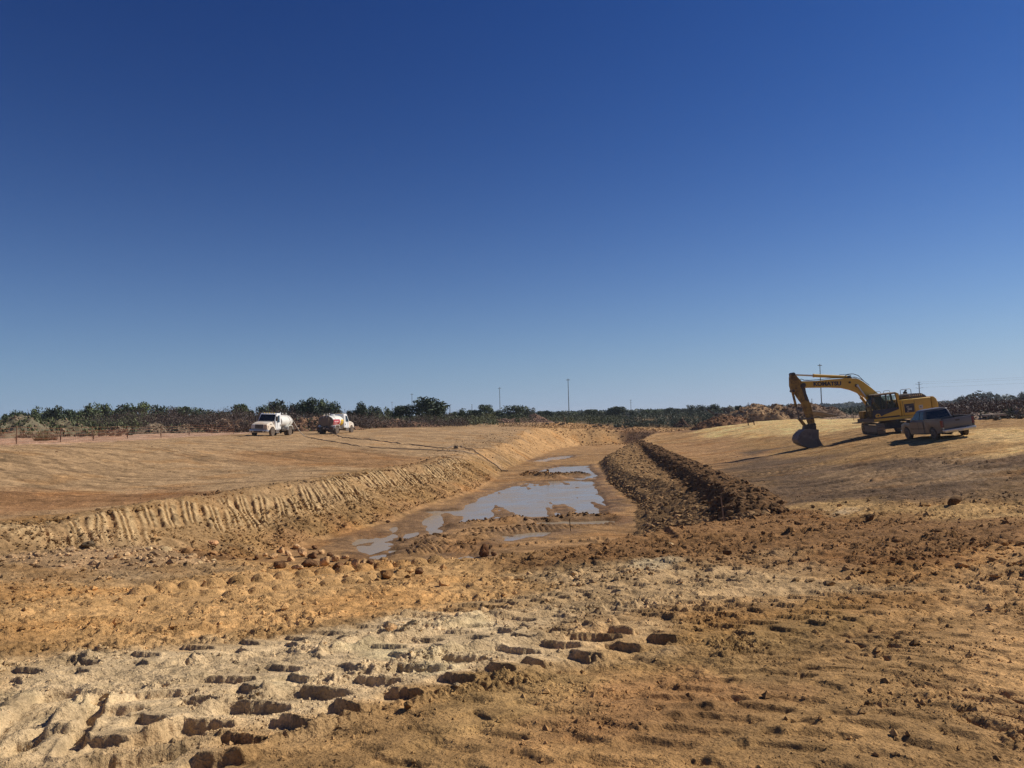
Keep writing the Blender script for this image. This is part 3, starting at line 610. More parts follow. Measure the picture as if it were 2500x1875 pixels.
def clod_mesh(name, P, size, col, mat=None, parent=None, flat=.7, tiny=False, **k):
    global ICO, ICF
    if tiny:
        a, b = ICO, ICF; ICO, ICF = OCV, OCF
        try: return clod_mesh(name, P, size, col, mat, parent, flat, **k)
        finally: ICO, ICF = a, b
    n = len(P); m12 = len(ICO); dirs = ICO[None] * (1 + .34 * (rng.random((n, m12, 1)) - .5) * 2); sc3 = 1 + .5 * (rng.random((n, 1, 3)) - .5); sc3[:, :, 2] *= flat
    v = dirs * sc3; a = rng.random(n) * 6.283; ca, sa = np.cos(a)[:, None], np.sin(a)[:, None]
    v = np.stack([v[..., 0] * ca - v[..., 1] * sa, v[..., 0] * sa + v[..., 1] * ca, v[..., 2] + v[..., 0] * .3 * (rng.random((n, 1)) - .5)], -1)
    v = v * size[:, None, None] + P[:, None, :]; F_ = (ICF[None] + np.arange(n)[:, None, None] * m12).reshape(-1, 3)
    c = np.repeat(col, m12, 0)
    return npmesh(name, v.reshape(-1, 3), F_, mat or M_CLOD, parent, False, c, **k)
def powsize(n, lo, hi, e=2.6): u = rng.random(n); return lo * (1 - u * (1 - (lo / hi) ** e)) ** (-1 / e)
def clods_on(X, Y, Z, lo, hi, e=2.6, cmul=(.75, 1.15)):
    n = len(X); s = powsize(n, lo, hi, e); c = soilcol(X, Y) * 1.0; c[:, :3] *= (cmul[0] + (cmul[1] - cmul[0]) * rng.random((n, 1))); c[:, 3] = 0
    return np.stack([X, Y, Z + s * .22], 1), s, c
PC = []
def scatter_view(n, r0, r1, a0, a1, dens=None, pw=1.0):
    u = rng.random(n); r = r0 * (r1 / r0) ** (u ** pw); a = a0 + (a1 - a0) * rng.random(n); X = r * np.sin(a); Y = r * np.cos(a)
    if dens is not None: k = rng.random(n) < dens(X, Y); X, Y = X[k], Y[k]
    return X, Y
# loose crumbs over the churned foreground
X, Y = scatter_view(100000, 2.7, 24, -.66, .66, lambda x, y: .16 + .84 * crumb(x, y))
k = (sdist(X, Y, TOE) > 0); X, Y = X[k], Y[k]; r = np.hypot(X, Y)
P, s, c = clods_on(X, Y, ground_z(X, Y), .5, 4, 2.4); s = powsize(len(X), .5, 4.5, 2.4) * .0019 * r ** .85; P[:, 2] = ground_z(X, Y) + s * .2; c[:, :3] *= 1.08
clod_mesh('crumbs', P, s, c, kind='stuff', label='fine crumbs of dry soil over the near churned ground', tiny=True)
# rough dark churned strip near the pit lip and right mid ground
X, Y = scatter_view(7000, 10, 26, -.62, .62, lambda x, y: .1 + .9 * sst(0, .5, fbm(x * .35, y * .35, 2, 151) + .35 * (x > -2)))
k = (sdist(X, Y, TOE) > 1.0); X, Y = X[k], Y[k]
P, s, c = clods_on(X, Y, ground_z(X, Y), .015, .085, 2.4, (.65, 1.05)); PC.append((P, s, c))
# bank face, crest and foot
for lo_, hi_, n_, rg in ((.2, 2.6, 6500, (.02, .10)), (3.8, 4.8, 4200, (.03, .13)), (2.4, 4.0, 1500, (.015, .06))):
    S = rng.random(n_) * (BL - 1) + .5; T = lo_ + (hi_ - lo_) * rng.random(n_); x, y, dx, dy, _ = along(BANKLINE, S); X = x - dy * T; Y = y + dx * T
    P, s, c = clods_on(X, Y, coarse(X, Y) + .05, *rg, 2.2, (.6, 1.1)); PC.append((P, s, c))
# far bank of the pit
xx = rng.random(6000) * 34 - 8; yy = 60 + rng.random(6000) * 85; d = sdist(xx, yy, TOE); k = (d > .1) & (d < 9) & (xx < .22 * yy - 4); xx, yy = xx[k], yy[k]
P, s, c = clods_on(xx, yy, ground_z(xx, yy), .035, .13, 2.4, (.8, 1.2)); PC.append((P, s, c))
# pit floor bars
for (a, b, w, h) in BARS:
    n_ = int(30 + (40 if h > .2 else 14) * math.dist(a, b)); t = rng.random(n_); X = a[0] + (b[0] - a[0]) * t + rng.normal(0, w * .6, n_); Y = a[1] + (b[1] - a[1]) * t + rng.normal(0, w * .6, n_)
    P, s, c = clods_on(X, Y, coarse(X, Y), .03, .13, 2.0, (.5, .9)); PC.append((P, s, c))
# plateau and right slope, sparse
X, Y = scatter_view(3600, 22, 110, -.62, .62, lambda x, y: .1 + .9 * sst(.1, .6, fbm(x * .2, y * .2, 2, 155))); k = sdist(X, Y, TOE) > 5; X, Y = X[k], Y[k]
P, s, c = clods_on(X, Y, ground_z(X, Y), .02, .08, 2.6, (.7, 1.05)); PC.append((P, s, c))
# rubble strip at the far plateau edge
X, Y = scatter_view(3000, 130, 170, -.02, .30); P, s, c = clods_on(X, Y, ground_z(X, Y), .08, .28, 2.2, (.7, 1.05)); PC.append((P, s, c))
P = np.concatenate([p[0] for p in PC]); s = np.concatenate([p[1] for p in PC]); c = np.concatenate([p[2] for p in PC])
clod_mesh('clods', P, s, c, kind='stuff', label='loose crumbs and clods of clay scattered over the churned ground')
print('clods', len(P))

# ---------------------------------------------------------------- spoil ridge on the right of the pit
crest = [W(1868,1232,2.8), W(1850,1203,2.85), W(1810,1182,3.0), W(1749,1158,3.2), W(1688,1129,3.4), W(1631,1105,3.6), W(1574,1080,3.85)]
CRL = [tuple(p[:2]) for p in crest]; CRZ = [p[2] for p in crest]; CRL_len = sum(math.dist(CRL[i], CRL[i + 1]) for i in range(len(CRL) - 1))
_seg = [0]
for i in range(len(CRL) - 1): _seg.append(_seg[-1] + math.dist(CRL[i], CRL[i + 1]))
def ridge_z(X, Y):
    dd, s, sg = polyd(X, Y, CRL); t = dd * sg; cz = np.interp(s, _seg, CRZ) + .10 * pn(s * .5, s * 0, 160) + .05 * pn(s * 1.6, s * 0, 161)
    endn = np.maximum(0, dd - np.abs(t) * 0) * 0
    l = -t + .25 * pn(s * .45, t * .3, 162); w = 1.0
    left = .10 * np.clip(l, 0, .8) + .95 * np.clip(l - .8, 0, .6) + .47 * np.maximum(l - 1.4, 0)
    rt = .20 * np.clip(t, 0, .5) + .75 * np.maximum(t - .5, 0)
    z = cz - np.where(t < 0, left, rt)
    # near end and far end fall away
    (x0, y0), (x1, y1) = CRL[0], CRL[1]; L = math.dist(CRL[0], CRL[1]); e0 = -((X - x0) * (x1 - x0) + (Y - y0) * (y1 - y0)) / L
    (x2, y2), (x3, y3) = CRL[-1], CRL[-2]; L = math.dist(CRL[-1], CRL[-2]); e1 = -((X - x2) * (x3 - x2) + (Y - y2) * (y3 - y2)) / L
    return z - .85 * np.maximum(0, e0) - .12 * np.maximum(0, e1), s, t
def build_ridge():
    ns, ntt = 720, 110; s = -5 + (CRL_len + 15) * (np.linspace(0, 1, ns) ** 1.35); t = np.linspace(-6.5, 2.8, ntt)
    x, y, dx, dy, _ = along(CRL, np.clip(s, 0, CRL_len)); ex = np.where(s < 0, s, np.where(s > CRL_len, s - CRL_len, 0)); x = x + dx * ex; y = y + dy * ex
    S, T = np.meshgrid(s, t, indexing='ij'); X = (x[:, None] + dy[:, None] * T).ravel(); Y = (y[:, None] - dx[:, None] * T).ravel()
    z, ss, tt = ridge_z(X, Y)
    n = .10 * (np.abs(pn(X * 1.5, Y * 1.5, 164)) - .2) + .11 * (np.abs(pn(X * 3.4, Y * 3.4, 165)) - .2) + .07 * (np.abs(pn(X * 7, Y * 7, 166)) - .2)
    g = coarse(X, Y); d_ = sdist(X, Y, TOE); fl = sst(-.1, .5, d_) * sst(-6.4, -5.6, T.ravel()) * sst(.2, -.3, T.ravel()) * sst(-2.5, -1, S.ravel())
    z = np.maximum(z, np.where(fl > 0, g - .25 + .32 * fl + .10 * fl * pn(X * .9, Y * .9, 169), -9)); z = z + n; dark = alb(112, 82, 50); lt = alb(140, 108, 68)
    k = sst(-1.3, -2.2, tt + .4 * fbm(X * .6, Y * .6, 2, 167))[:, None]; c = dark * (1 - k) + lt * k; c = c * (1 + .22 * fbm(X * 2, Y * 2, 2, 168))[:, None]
    c = np.concatenate([c, np.zeros((len(X), 1))], 1)
    root = empty('spoil_ridge', Matrix.Translation((CRL[2][0], CRL[2][1], CRZ[2])), label='long dark ridge of freshly dug clods along the right edge of the pit', cat='soil heap')
    off = np.array([CRL[2][0], CRL[2][1], CRZ[2]])
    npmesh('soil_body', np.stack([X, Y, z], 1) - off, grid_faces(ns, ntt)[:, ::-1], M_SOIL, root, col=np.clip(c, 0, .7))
    n_ = 22000; sI = -2 + (CRL_len + 6) * rng.random(n_) ** 1.7; tI = -5.6 + 7.3 * rng.random(n_)
    x, y, dx, dy, _ = along(CRL, np.clip(sI, 0, CRL_len)); ex = np.where(sI < 0, sI, 0); x = x + dx * ex; y = y + dy * ex; X = x + dy * tI; Y = y - dx * tI
    z, ss, tt = ridge_z(X, Y); gg = coarse(X, Y); z = np.maximum(z, np.where(tI < 0, gg + .05, gg - 1)); kk = (z > gg - .02) & (sdist(X, Y, TOE) > -.1); X, Y, z, tt = X[kk], Y[kk], z[kk], tt[kk]
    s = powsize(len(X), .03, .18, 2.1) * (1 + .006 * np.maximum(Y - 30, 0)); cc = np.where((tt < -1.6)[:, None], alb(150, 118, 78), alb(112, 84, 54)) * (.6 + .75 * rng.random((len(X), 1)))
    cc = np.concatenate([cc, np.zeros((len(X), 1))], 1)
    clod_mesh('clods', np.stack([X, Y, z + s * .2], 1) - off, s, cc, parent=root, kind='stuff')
build_ridge()

# ---------------------------------------------------------------- single boulders and lumps
def ico2():
    v = [tuple(p) for p in ICO]; f = []; mid = {}
    def m(a, b):
        k = (min(a, b), max(a, b))
        if k not in mid: q = (np.array(v[a]) + np.array(v[b])) / 2; v.append(tuple(q / np.linalg.norm(q))); mid[k] = len(v) - 1
        return mid[k]
    for a, b, c in ICF: x, y, z = m(a, b), m(b, c), m(c, a); f += [(a, x, z), (b, y, x), (c, z, y), (x, y, z)]
    return np.array(v), np.array(f)
I2V, I2F = ico2()
def _sub(v, f):
    v = [tuple(p) for p in v]; o = []; mid = {}
    def m(a, b):
        k = (min(a, b), max(a, b))
        if k not in mid: q = (np.array(v[a]) + np.array(v[b])) / 2; v.append(tuple(q / np.linalg.norm(q))); mid[k] = len(v) - 1
        return mid[k]
    for a, b, c in f: x, y, z = m(a, b), m(b, c), m(c, a); o += [(a, x, z), (b, y, x), (c, z, y), (x, y, z)]
    return np.array(v), np.array(o)
I2V, I2F = _sub(I2V, I2F)
def boulder(pos, s, col, label, name='clay_lump', group=None, sq=(1, 1, .75), rough=.28):
    seed = int(rng.integers(0, 999)); v = I2V.copy(); w = 1 + rough * fbm(v[:, 0] * 1.4 + seed, v[:, 1] * 1.4 + v[:, 2] * 1.9, 3, seed % 60)
    rb = np.random.default_rng(seed)
    for _ in range(16):                                            # broken faces: cut the lump by random planes
        nn = rb.normal(size=3); nn /= np.linalg.norm(nn); lim = .40 + .34 * rb.random(); dt = (v * w[:, None]) @ nn; w = np.where(dt > lim, w * lim / np.maximum(dt, 1e-6), w)
    w = w + .05 * fbm(v[:, 0] * 5 + seed, v[:, 1] * 5 + v[:, 2] * 4, 2, 7)
    v = v * w[:, None] * np.array(sq) * s; a = rng.random() * 6.28; R2 = np.array([[math.cos(a), -math.sin(a), 0], [math.sin(a), math.cos(a), 0], [0, 0, 1]]); v = v @ R2.T
    c = np.tile(np.array([*col, 0.]), (len(v), 1)); c[:, :3] *= (1 + .25 * fbm(v[:, 0] / s * 2, v[:, 1] / s * 2 + v[:, 2] / s, 2, 5))[:, None]
    o = npmesh(name, v, I2F, M_CLOD, None, False, np.clip(c, 0, .8), label=label, cat='clod' if name == 'clay_lump' else 'rock', group=group)
    o.location = (pos[0], pos[1], pos[2] + s * sq[2] * .45); return o
def at(dx, dy):
    p = gD(dx, dy); p[2] = gz(p[0], p[1]); return p
dk = alb(110, 80, 52); tn = alb(190, 150, 100); gy = alb(150, 128, 92)
boulder(at(1045,1202), .34, alb(105, 72, 45), 'big dark upright lump of clay standing on the lip above the tracked mud', sq=(.8,.8,1.15))
boulder(at(1068,1200), .17, dk, 'small round dark clod leaning on the foot of the big lump')
boulder(at(836,1251), .16, alb(135,100,60), 'dark lone clod casting a black shadow on the orange sand')
boulder(at(905,1240), .13, dk, 'low flat dark clod between the orange sand and the pit lip')
boulder(at(845,1368), .10, tn, 'rounded tan stone on the edge of the pale sand')
boulder(at(892,1362), .085, gy, 'flat grey slab of clay just right of the rounded tan stone', sq=(1.4,.8,.6))
boulder(at(868,1371), .05, gy, 'pebble between the rounded tan stone and the grey slab')
boulder(at(2063,1100), .20, alb(100,74,46), 'dark lone clod at the foot of the right slope', sq=(1.2,1,.8))
boulder(at(1878,1119), .16, alb(104,78,50), 'dark clod just beyond the near end of the spoil ridge')
boulder(at(985,1500), .03, gy, 'small grey pebble beside the deep tyre print')
boulder(at(882,1536), .035, alb(120,92,55), 'round brown pebble on the edge of the deep tyre track')
boulder(at(1448,1175), .10, alb(180,150,105), 'flat pale stone in the churned ground right of the lip', sq=(1.4,1,.5))
boulder(at(838,1128), .15, dk, 'dark clod lying on the wet mud by the tracked bar', sq=(1.1,1,.8))
boulder(at(463,1178), .27, alb(205,155,104), 'pale orange chunk of clay at the foot of the bank', sq=(1.3,.9,.7))
boulder(at(195,1180), .2, alb(98,84,64), 'dark grey lump crowning the left spoil heap', sq=(1.2,1,.7))
LUMPL = ['tan lump left of the highest one in the clay heap at the pit edge','pale orange lump near the top of the clay heap','biggest pale lump in the middle of the clay heap','tan lump at the front foot of the clay heap under the biggest one','dark brown lump just right of the biggest pale one','tan lump at the back right of the biggest pale one','dark lump between two tan ones on the right half of the clay heap','tan lump right of the dark middle one in the clay heap','tan lump at the left shoulder of the clay heap','dark front lump below the biggest pale one',
 'tan lump at the back of the right tail of the clay heap','dark lump in the middle of the right tail of the clay heap','dark lump at the front left of the clay heap','tan lump at the left end of the clay heap','tan lump at the front right of the clay heap','dark small lump at the front right corner of the clay heap','small tan lump near the end of the right tail of the clay heap','small tan lump at the very front of the clay heap','dark lump separated at the left of the clay heap','small tan lump past the right tail of the clay heap',
 'small dark lump second from the right end of the clay heap','smallest tan lump at the right end of the clay heap','dark lump highest at the back of the clay heap','pale orange lump left of the biggest one in the clay heap']
for k_, (dx_, dy_, s_, cl) in enumerate([(608,1192,.30,tn),(640,1184,.26,alb(200,160,110)),(655,1202,.34,alb(210,165,112)),(628,1212,.25,tn),(678,1206,.28,dk),(695,1196,.26,tn),(712,1203,.24,dk),(728,1212,.27,tn),(590,1206,.28,tn),(664,1222,.24,dk),
    (744,1206,.24,tn),(760,1214,.22,dk),(602,1226,.22,dk),(572,1198,.2,tn),(700,1224,.2,tn),(732,1228,.18,dk),(770,1226,.16,tn),(645,1228,.18,tn),(555,1208,.2,dk),(786,1222,.14,tn),(800,1230,.13,dk),(815,1225,.12,tn),(680,1186,.2,dk),(622,1200,.22,alb(205,165,115))]):
    boulder(at(dx_, dy_), s_ * .78, cl, LUMPL[k_], sq=(1 + .3 * rng.random(), 1, .7 + .3 * rng.random()), group='lumps of clay heaped at the near edge of the pit')


# ================================================================ vehicles
def wheel(parent, x, y, z, R, w, rim, out, spokes=0, dual=False, steer=0):
    """tyre with shoulders; rim dish on the outer side (out = +1 left, -1 right)"""
    mb = MB(); p = [(-w/2, R*.62), (-w/2, R*.86), (-w*.42, R*.96), (-w*.30, R), (w*.30, R), (w*.42, R*.96), (w/2, R*.86), (w/2, R*.62)]
    mb.lathe(p, (0, 0, 0), 'y', 28)
    if dual: mb.lathe([(a - out * (w + .06), r) for a, r in p], (0, 0, 0), 'y', 28)
    for k in range(28):                                            # tread blocks
        a = 2 * math.pi * k / 28; c, s_ = math.cos(a), math.sin(a)
        for yy in (-w*.28, w*.05):
            q = [((R - .01) * c - u * s_, yy + v, (R - .01) * s_ + u * c) for u, v in ((-.03, 0), (.03, 0), (.03, w*.22), (-.03, w*.22))]
            q2 = [((R + .012) * c - u * s_, yy + v, (R + .012) * s_ + u * c) for u, v in ((-.03, 0), (.03, 0), (.03, w*.22), (-.03, w*.22))]
            mb.hexa(q + q2)
    o = mb.build('wheel', M['tyre'], parent, smooth=True); o.location = (x, y, z); o.rotation_euler = (0, 0, steer)
    r = MB(); f = w/2 * out
    if spokes:
        r.lathe([(f*.98, R*.66), (f*1.02, R*.62), (f*.55, R*.58), (f*.5, R*.60)], (0, 0, 0), 'y', 28)
        for k in range(spokes):
            a = 2 * math.pi * k / spokes + .3; c, s_ = math.cos(a), math.sin(a)
            q = [(rr * c - u * s_, yy, rr * s_ + u * c) for yy in (f*.62, f*.92) for rr, u in ((R*.10, -.05), (R*.60, -.035), (R*.60, .035), (R*.10, .05))]
            r.hexa(q)
        r.lathe([(f*.6, R*.16), (f*.96, R*.15), (f*1.0, R*.08)], (0, 0, 0), 'y', 16)
        d = MB(); d.lathe([(f*.1, R*.6), (f*.3, R*.6)], (0, 0, 0), 'y', 20); d.build('brake_disc', M['black'], o)
    else:
        deep = .35 if not dual else -.2
        r.lathe([(f*.96, R*.63), (f*1.0, R*.58), (f*deep, R*.50), (f*deep, R*.22), (f*(deep + .35), R*.20), (f*(deep + .40), R*.05)], (0, 0, 0), 'y', 28)
        h = MB()
        for k in range(8): a = 2 * math.pi * k / 8; h.lathe([(f*deep, R*.055), (f*(deep + .05), R*.05)], (R*.38*math.cos(a), 0, R*.38*math.sin(a)), 'y', 8)
        h.build('hand_hole', M['black'], o)
    r.build('rim', rim, o, smooth=True)
    return o
def frame(C, fwd, up, name, **k):
    f = Vector(fwd).normalized(); u = Vector(up); l = u.cross(f).normalized(); u = f.cross(l).normalized()
    return empty(name, Matrix(((f.x, l.x, u.x, C[0]), (f.y, l.y, u.y, C[1]), (f.z, l.z, u.z, C[2]), (0, 0, 0, 1))), **k)
def arc(cx, cz, r, a0, a1, n=9): return [(cx + r * math.cos(math.radians(a0 + (a1 - a0) * i / (n - 1))), cz + r * math.sin(math.radians(a0 + (a1 - a0) * i / (n - 1)))) for i in range(n)]
def text(s_, size, mat, parent, M_, name='lettering', ext=.008, font_scale=(1, 1, 1), bold=0):
    c = bpy.data.curves.new('t', 'FONT'); c.body = s_; c.size = size; c.extrude = ext; c.offset = bold; c.align_x = 'CENTER'; c.resolution_u = 3
    o = bpy.data.objects.new('t', c); COL.objects.link(o); dg = bpy.context.evaluated_depsgraph_get(); me = bpy.data.meshes.new_from_object(o.evaluated_get(dg))
    COL.objects.unlink(o); bpy.data.objects.remove(o); me.materials.clear(); me.materials.append(mat)
    r = bpy.data.objects.new(name, me); COL.objects.link(r); r.parent = parent; r.matrix_local = M_ @ Matrix.Diagonal((*font_scale, 1)); return r

# ---------------------------------------------------------------- pickup
def ground_frame(cx, cy, hx, hy, L, Wd, sink=.02):
    """plane through the contact points of a vehicle"""
    h = Vector((hx, hy, 0)).normalized(); r_ = Vector((h.y, -h.x, 0)); p = []
    for a in (1, -1):
        for b in (1, -1): q = Vector((cx, cy, 0)) + h * a * L / 2 + r_ * b * Wd / 2; p.append(Vector((q.x, q.y, float(coarse(q.x, q.y)))))
    c = sum(p, Vector()) / 4 - Vector((0, 0, sink)); f = ((p[0] + p[1]) - (p[2] + p[3])).normalized(); rt = ((p[0] + p[2]) - (p[1] + p[3])).normalized()
    return c, f, rt.cross(f)
def make_pickup():
    hx, hy = .06, .998; rl = W(2284, 1075.6, 2.16); r_ = Vector((hy, -hx, 0)); cx = rl[0] + hx * 1.785 + r_.x * .93; cy = rl[1] + hy * 1.785 + r_.y * .93
    c, f, u = ground_frame(cx, cy, hx, hy, 3.57, 1.73)
    t = frame(c, f, u, 'pickup_truck', label='dusty silver crew cab pickup truck seen from behind, parked on the slope beside the excavator', cat='pickup truck')
    ra = 1.785; wr = .46; zc = .40
    # lower cab and hood, outline with wheel arches
    low = [(-.74, .36)] + [(.95, .34)] + [(ra - wr, .34)] + arc(ra, zc, wr, 180, 0)[0:] + [(2.62, .36), (2.74, .46), (2.78, .80), (2.70, 1.02), (2.1, 1.16), (1.42, 1.22), (1.30, 1.22), (-.74, 1.24)]
    b = MB(); b.prism(low, -.985, .985)
    b.v = [(x, y * (1 - .10 * max(0, (x - 1.6) / 1.2) ** 2) * (1 - .06 * max(0, (z - .95) / .3)), z) for x, y, z in b.v]
    body = b.build('body', M['silver'], t, bevel=.05, smooth=True)
    # greenhouse
    g = MB(); g.hexa([(-.72,-.90,1.20),(1.38,-.88,1.20),(1.38,.88,1.20),(-.72,.90,1.20),(-.60,-.70,1.86),(.55,-.68,1.88),(.55,.68,1.88),(-.60,.70,1.86)])
    g.build('cab', M['silver'], t, bevel=.07, smooth=True, seg=3)
    r = MB(); r.hexa([(-.58,-.64,1.875),(.50,-.62,1.88),(.50,.62,1.88),(-.58,.64,1.875),(-.50,-.5,1.905),(.40,-.5,1.91),(.40,.5,1.91),(-.50,.5,1.905)]); r.build('roof', M['silver'], t, bevel=.02, smooth=True)
    w = MB(); w.slab([(-.715,-.76,1.27),(-.715,.76,1.27),(-.625,.62,1.76),(-.625,-.62,1.76)], -.02); w.build('rear_window', M['glass'], t)
    w = MB(); w.slab([(1.34,-.78,1.27),(1.34,.78,1.27),(.62,.6,1.80),(.62,-.6,1.80)], .02); w.build('windshield', M['glass'], t)
    for sg in (1, -1):
        for q in ([(-.60,1.27),(-.06,1.27),(-.06,1.78),(-.53,1.77)], [(.02,1.27),(1.12,1.27),(.52,1.79),(.02,1.79)]):
            yf = lambda z: sg * (.905 - (z - 1.2) * .315)
            w = MB(); w.slab([(x, yf(z), z) for x, z in q], .012 * (-sg)); w.build('side_window', M['glass'], t)
        for x0, x1 in ((-.66, .0), (.03, 1.18)):
            d = MB(); d.box(x0, x1, sg * .978, sg * .996, .46, 1.17); dr = d.build('door', M['silver'], t, bevel=.008)
            h = MB(); h.box(x0 + .05, x0 + .22, sg * .996, sg * 1.02, .98, 1.03); h.build('handle', M['silver'], dr, bevel=.008)
            m_ = MB(); m_.box(x0 + .01, x1 - .01, sg * .996, sg * 1.005, .70, .76); m_.build('side_moulding', M['darkgrey'], dr)
        k = MB(); k.box(1.02, 1.16, sg * .98, sg * 1.20, 1.16, 1.36); k.build('mirror', M['black'], t, bevel=.03)
    # bed
    q = [(-.78, .42)] + [(-ra + wr, .42)] + arc(-ra, zc, wr, 0, 180) + [(-2.90, .48), (-2.96, .62), (-2.96, 1.27), (-.78, 1.29)]
    for sg in (1, -1):
        s_ = MB(); s_.prism(q, sg * .92, sg * .985); s_.build('bed_side', M['silver'], t, bevel=.02, smooth=True)
        s_ = MB(); s_.box(-2.93, -.80, sg * .86, sg * .995, 1.275, 1.315); s_.build('bed_rail', M['black'], t, bevel=.015)
        l = MB(); l.hexa([(-2.985,sg*.86,.80),(-2.90,sg*.86,.80),(-2.88,sg*1.0,.80),(-2.975,sg*1.0,.80),(-2.985,sg*.85,1.20),(-2.90,sg*.85,1.20),(-2.86,sg*1.0,1.22),(-2.975,sg*1.0,1.22)]); l.build('tail_light', M['taillight'], t, bevel=.015)
        w = MB(); w.box(-2.3, -1.3, sg * .72, sg * .92, .66, .92); w.build('wheel_house', M['black'], t, bevel=.04)
    fl = MB(); fl.box(-2.90, -.80, -.92, .92, .60, .66); fl.build('bed_floor', M['black'], t)
    fl = MB(); fl.box(-.84, -.78, -.92, .92, .45, 1.29); fl.build('bed_front', M['silver'], t)
    g = MB(); g.box(-2.99, -2.92, -.84, .84, .63, 1.28); tg = g.build('tailgate', M['silver'], t, bevel=.025, smooth=True)
    h = MB(); h.box(-3.005, -2.985, -.13, .13, 1.08, 1.17); h.build('handle', M['black'], tg, bevel=.01)
    bb = MB(); bb.hexa([(-3.16,-.93,.44),(-2.96,-.98,.44),(-2.96,.98,.44),(-3.16,.93,.44),(-3.18,-.93,.64),(-2.96,-.99,.64),(-2.96,.99,.64),(-3.18,.93,.64)]); bu = bb.build('rear_bumper', M['chrome'], t, bevel=.03, smooth=True)
    st = MB(); st.box(-3.17, -3.0, -.34, .34, .642, .66); st.build('step_pad', M['black'], bu)
    pl = MB(); pl.box(-3.195, -3.175, -.16, .16, .47, .60); pl.build('number_plate', M['lens'], bu)
    fb = MB(); fb.box(2.66, 2.84, -.92, .92, .42, .66); fb.build('front_bumper', M['chrome'], t, bevel=.04, smooth=True)
    ch = MB(); ch.box(-2.9, 2.4, -.45, -.33, .38, .5); ch.box(-2.9, 2.4, .33, .45, .38, .5); ch.tube([(-ra, -.8, .4), (-ra, .8, .4)], .07); ch.lathe([(-.14, .1), (0, .19), (.14, .1)], (-ra, 0, .4), 'y', 12)
    ch.tube([(-3.05, .5, .34), (-2.2, .5, .34), (-1.0, .4, .36)], .04); ch.box(-3.1, -2.95, -.05, .05, .34, .44); ch.build('chassis', M['black'], t)
    ub = MB(); ub.box(-.7, 2.3, -.8, .8, .34, .5); ub.build('underbody', M['black'], t)
    for x in (ra, -ra):
        for sg in (1, -1): wheel(t, x, sg * .87, .40, .40, .27, M['alloy'], sg, spokes=5)
make_pickup()

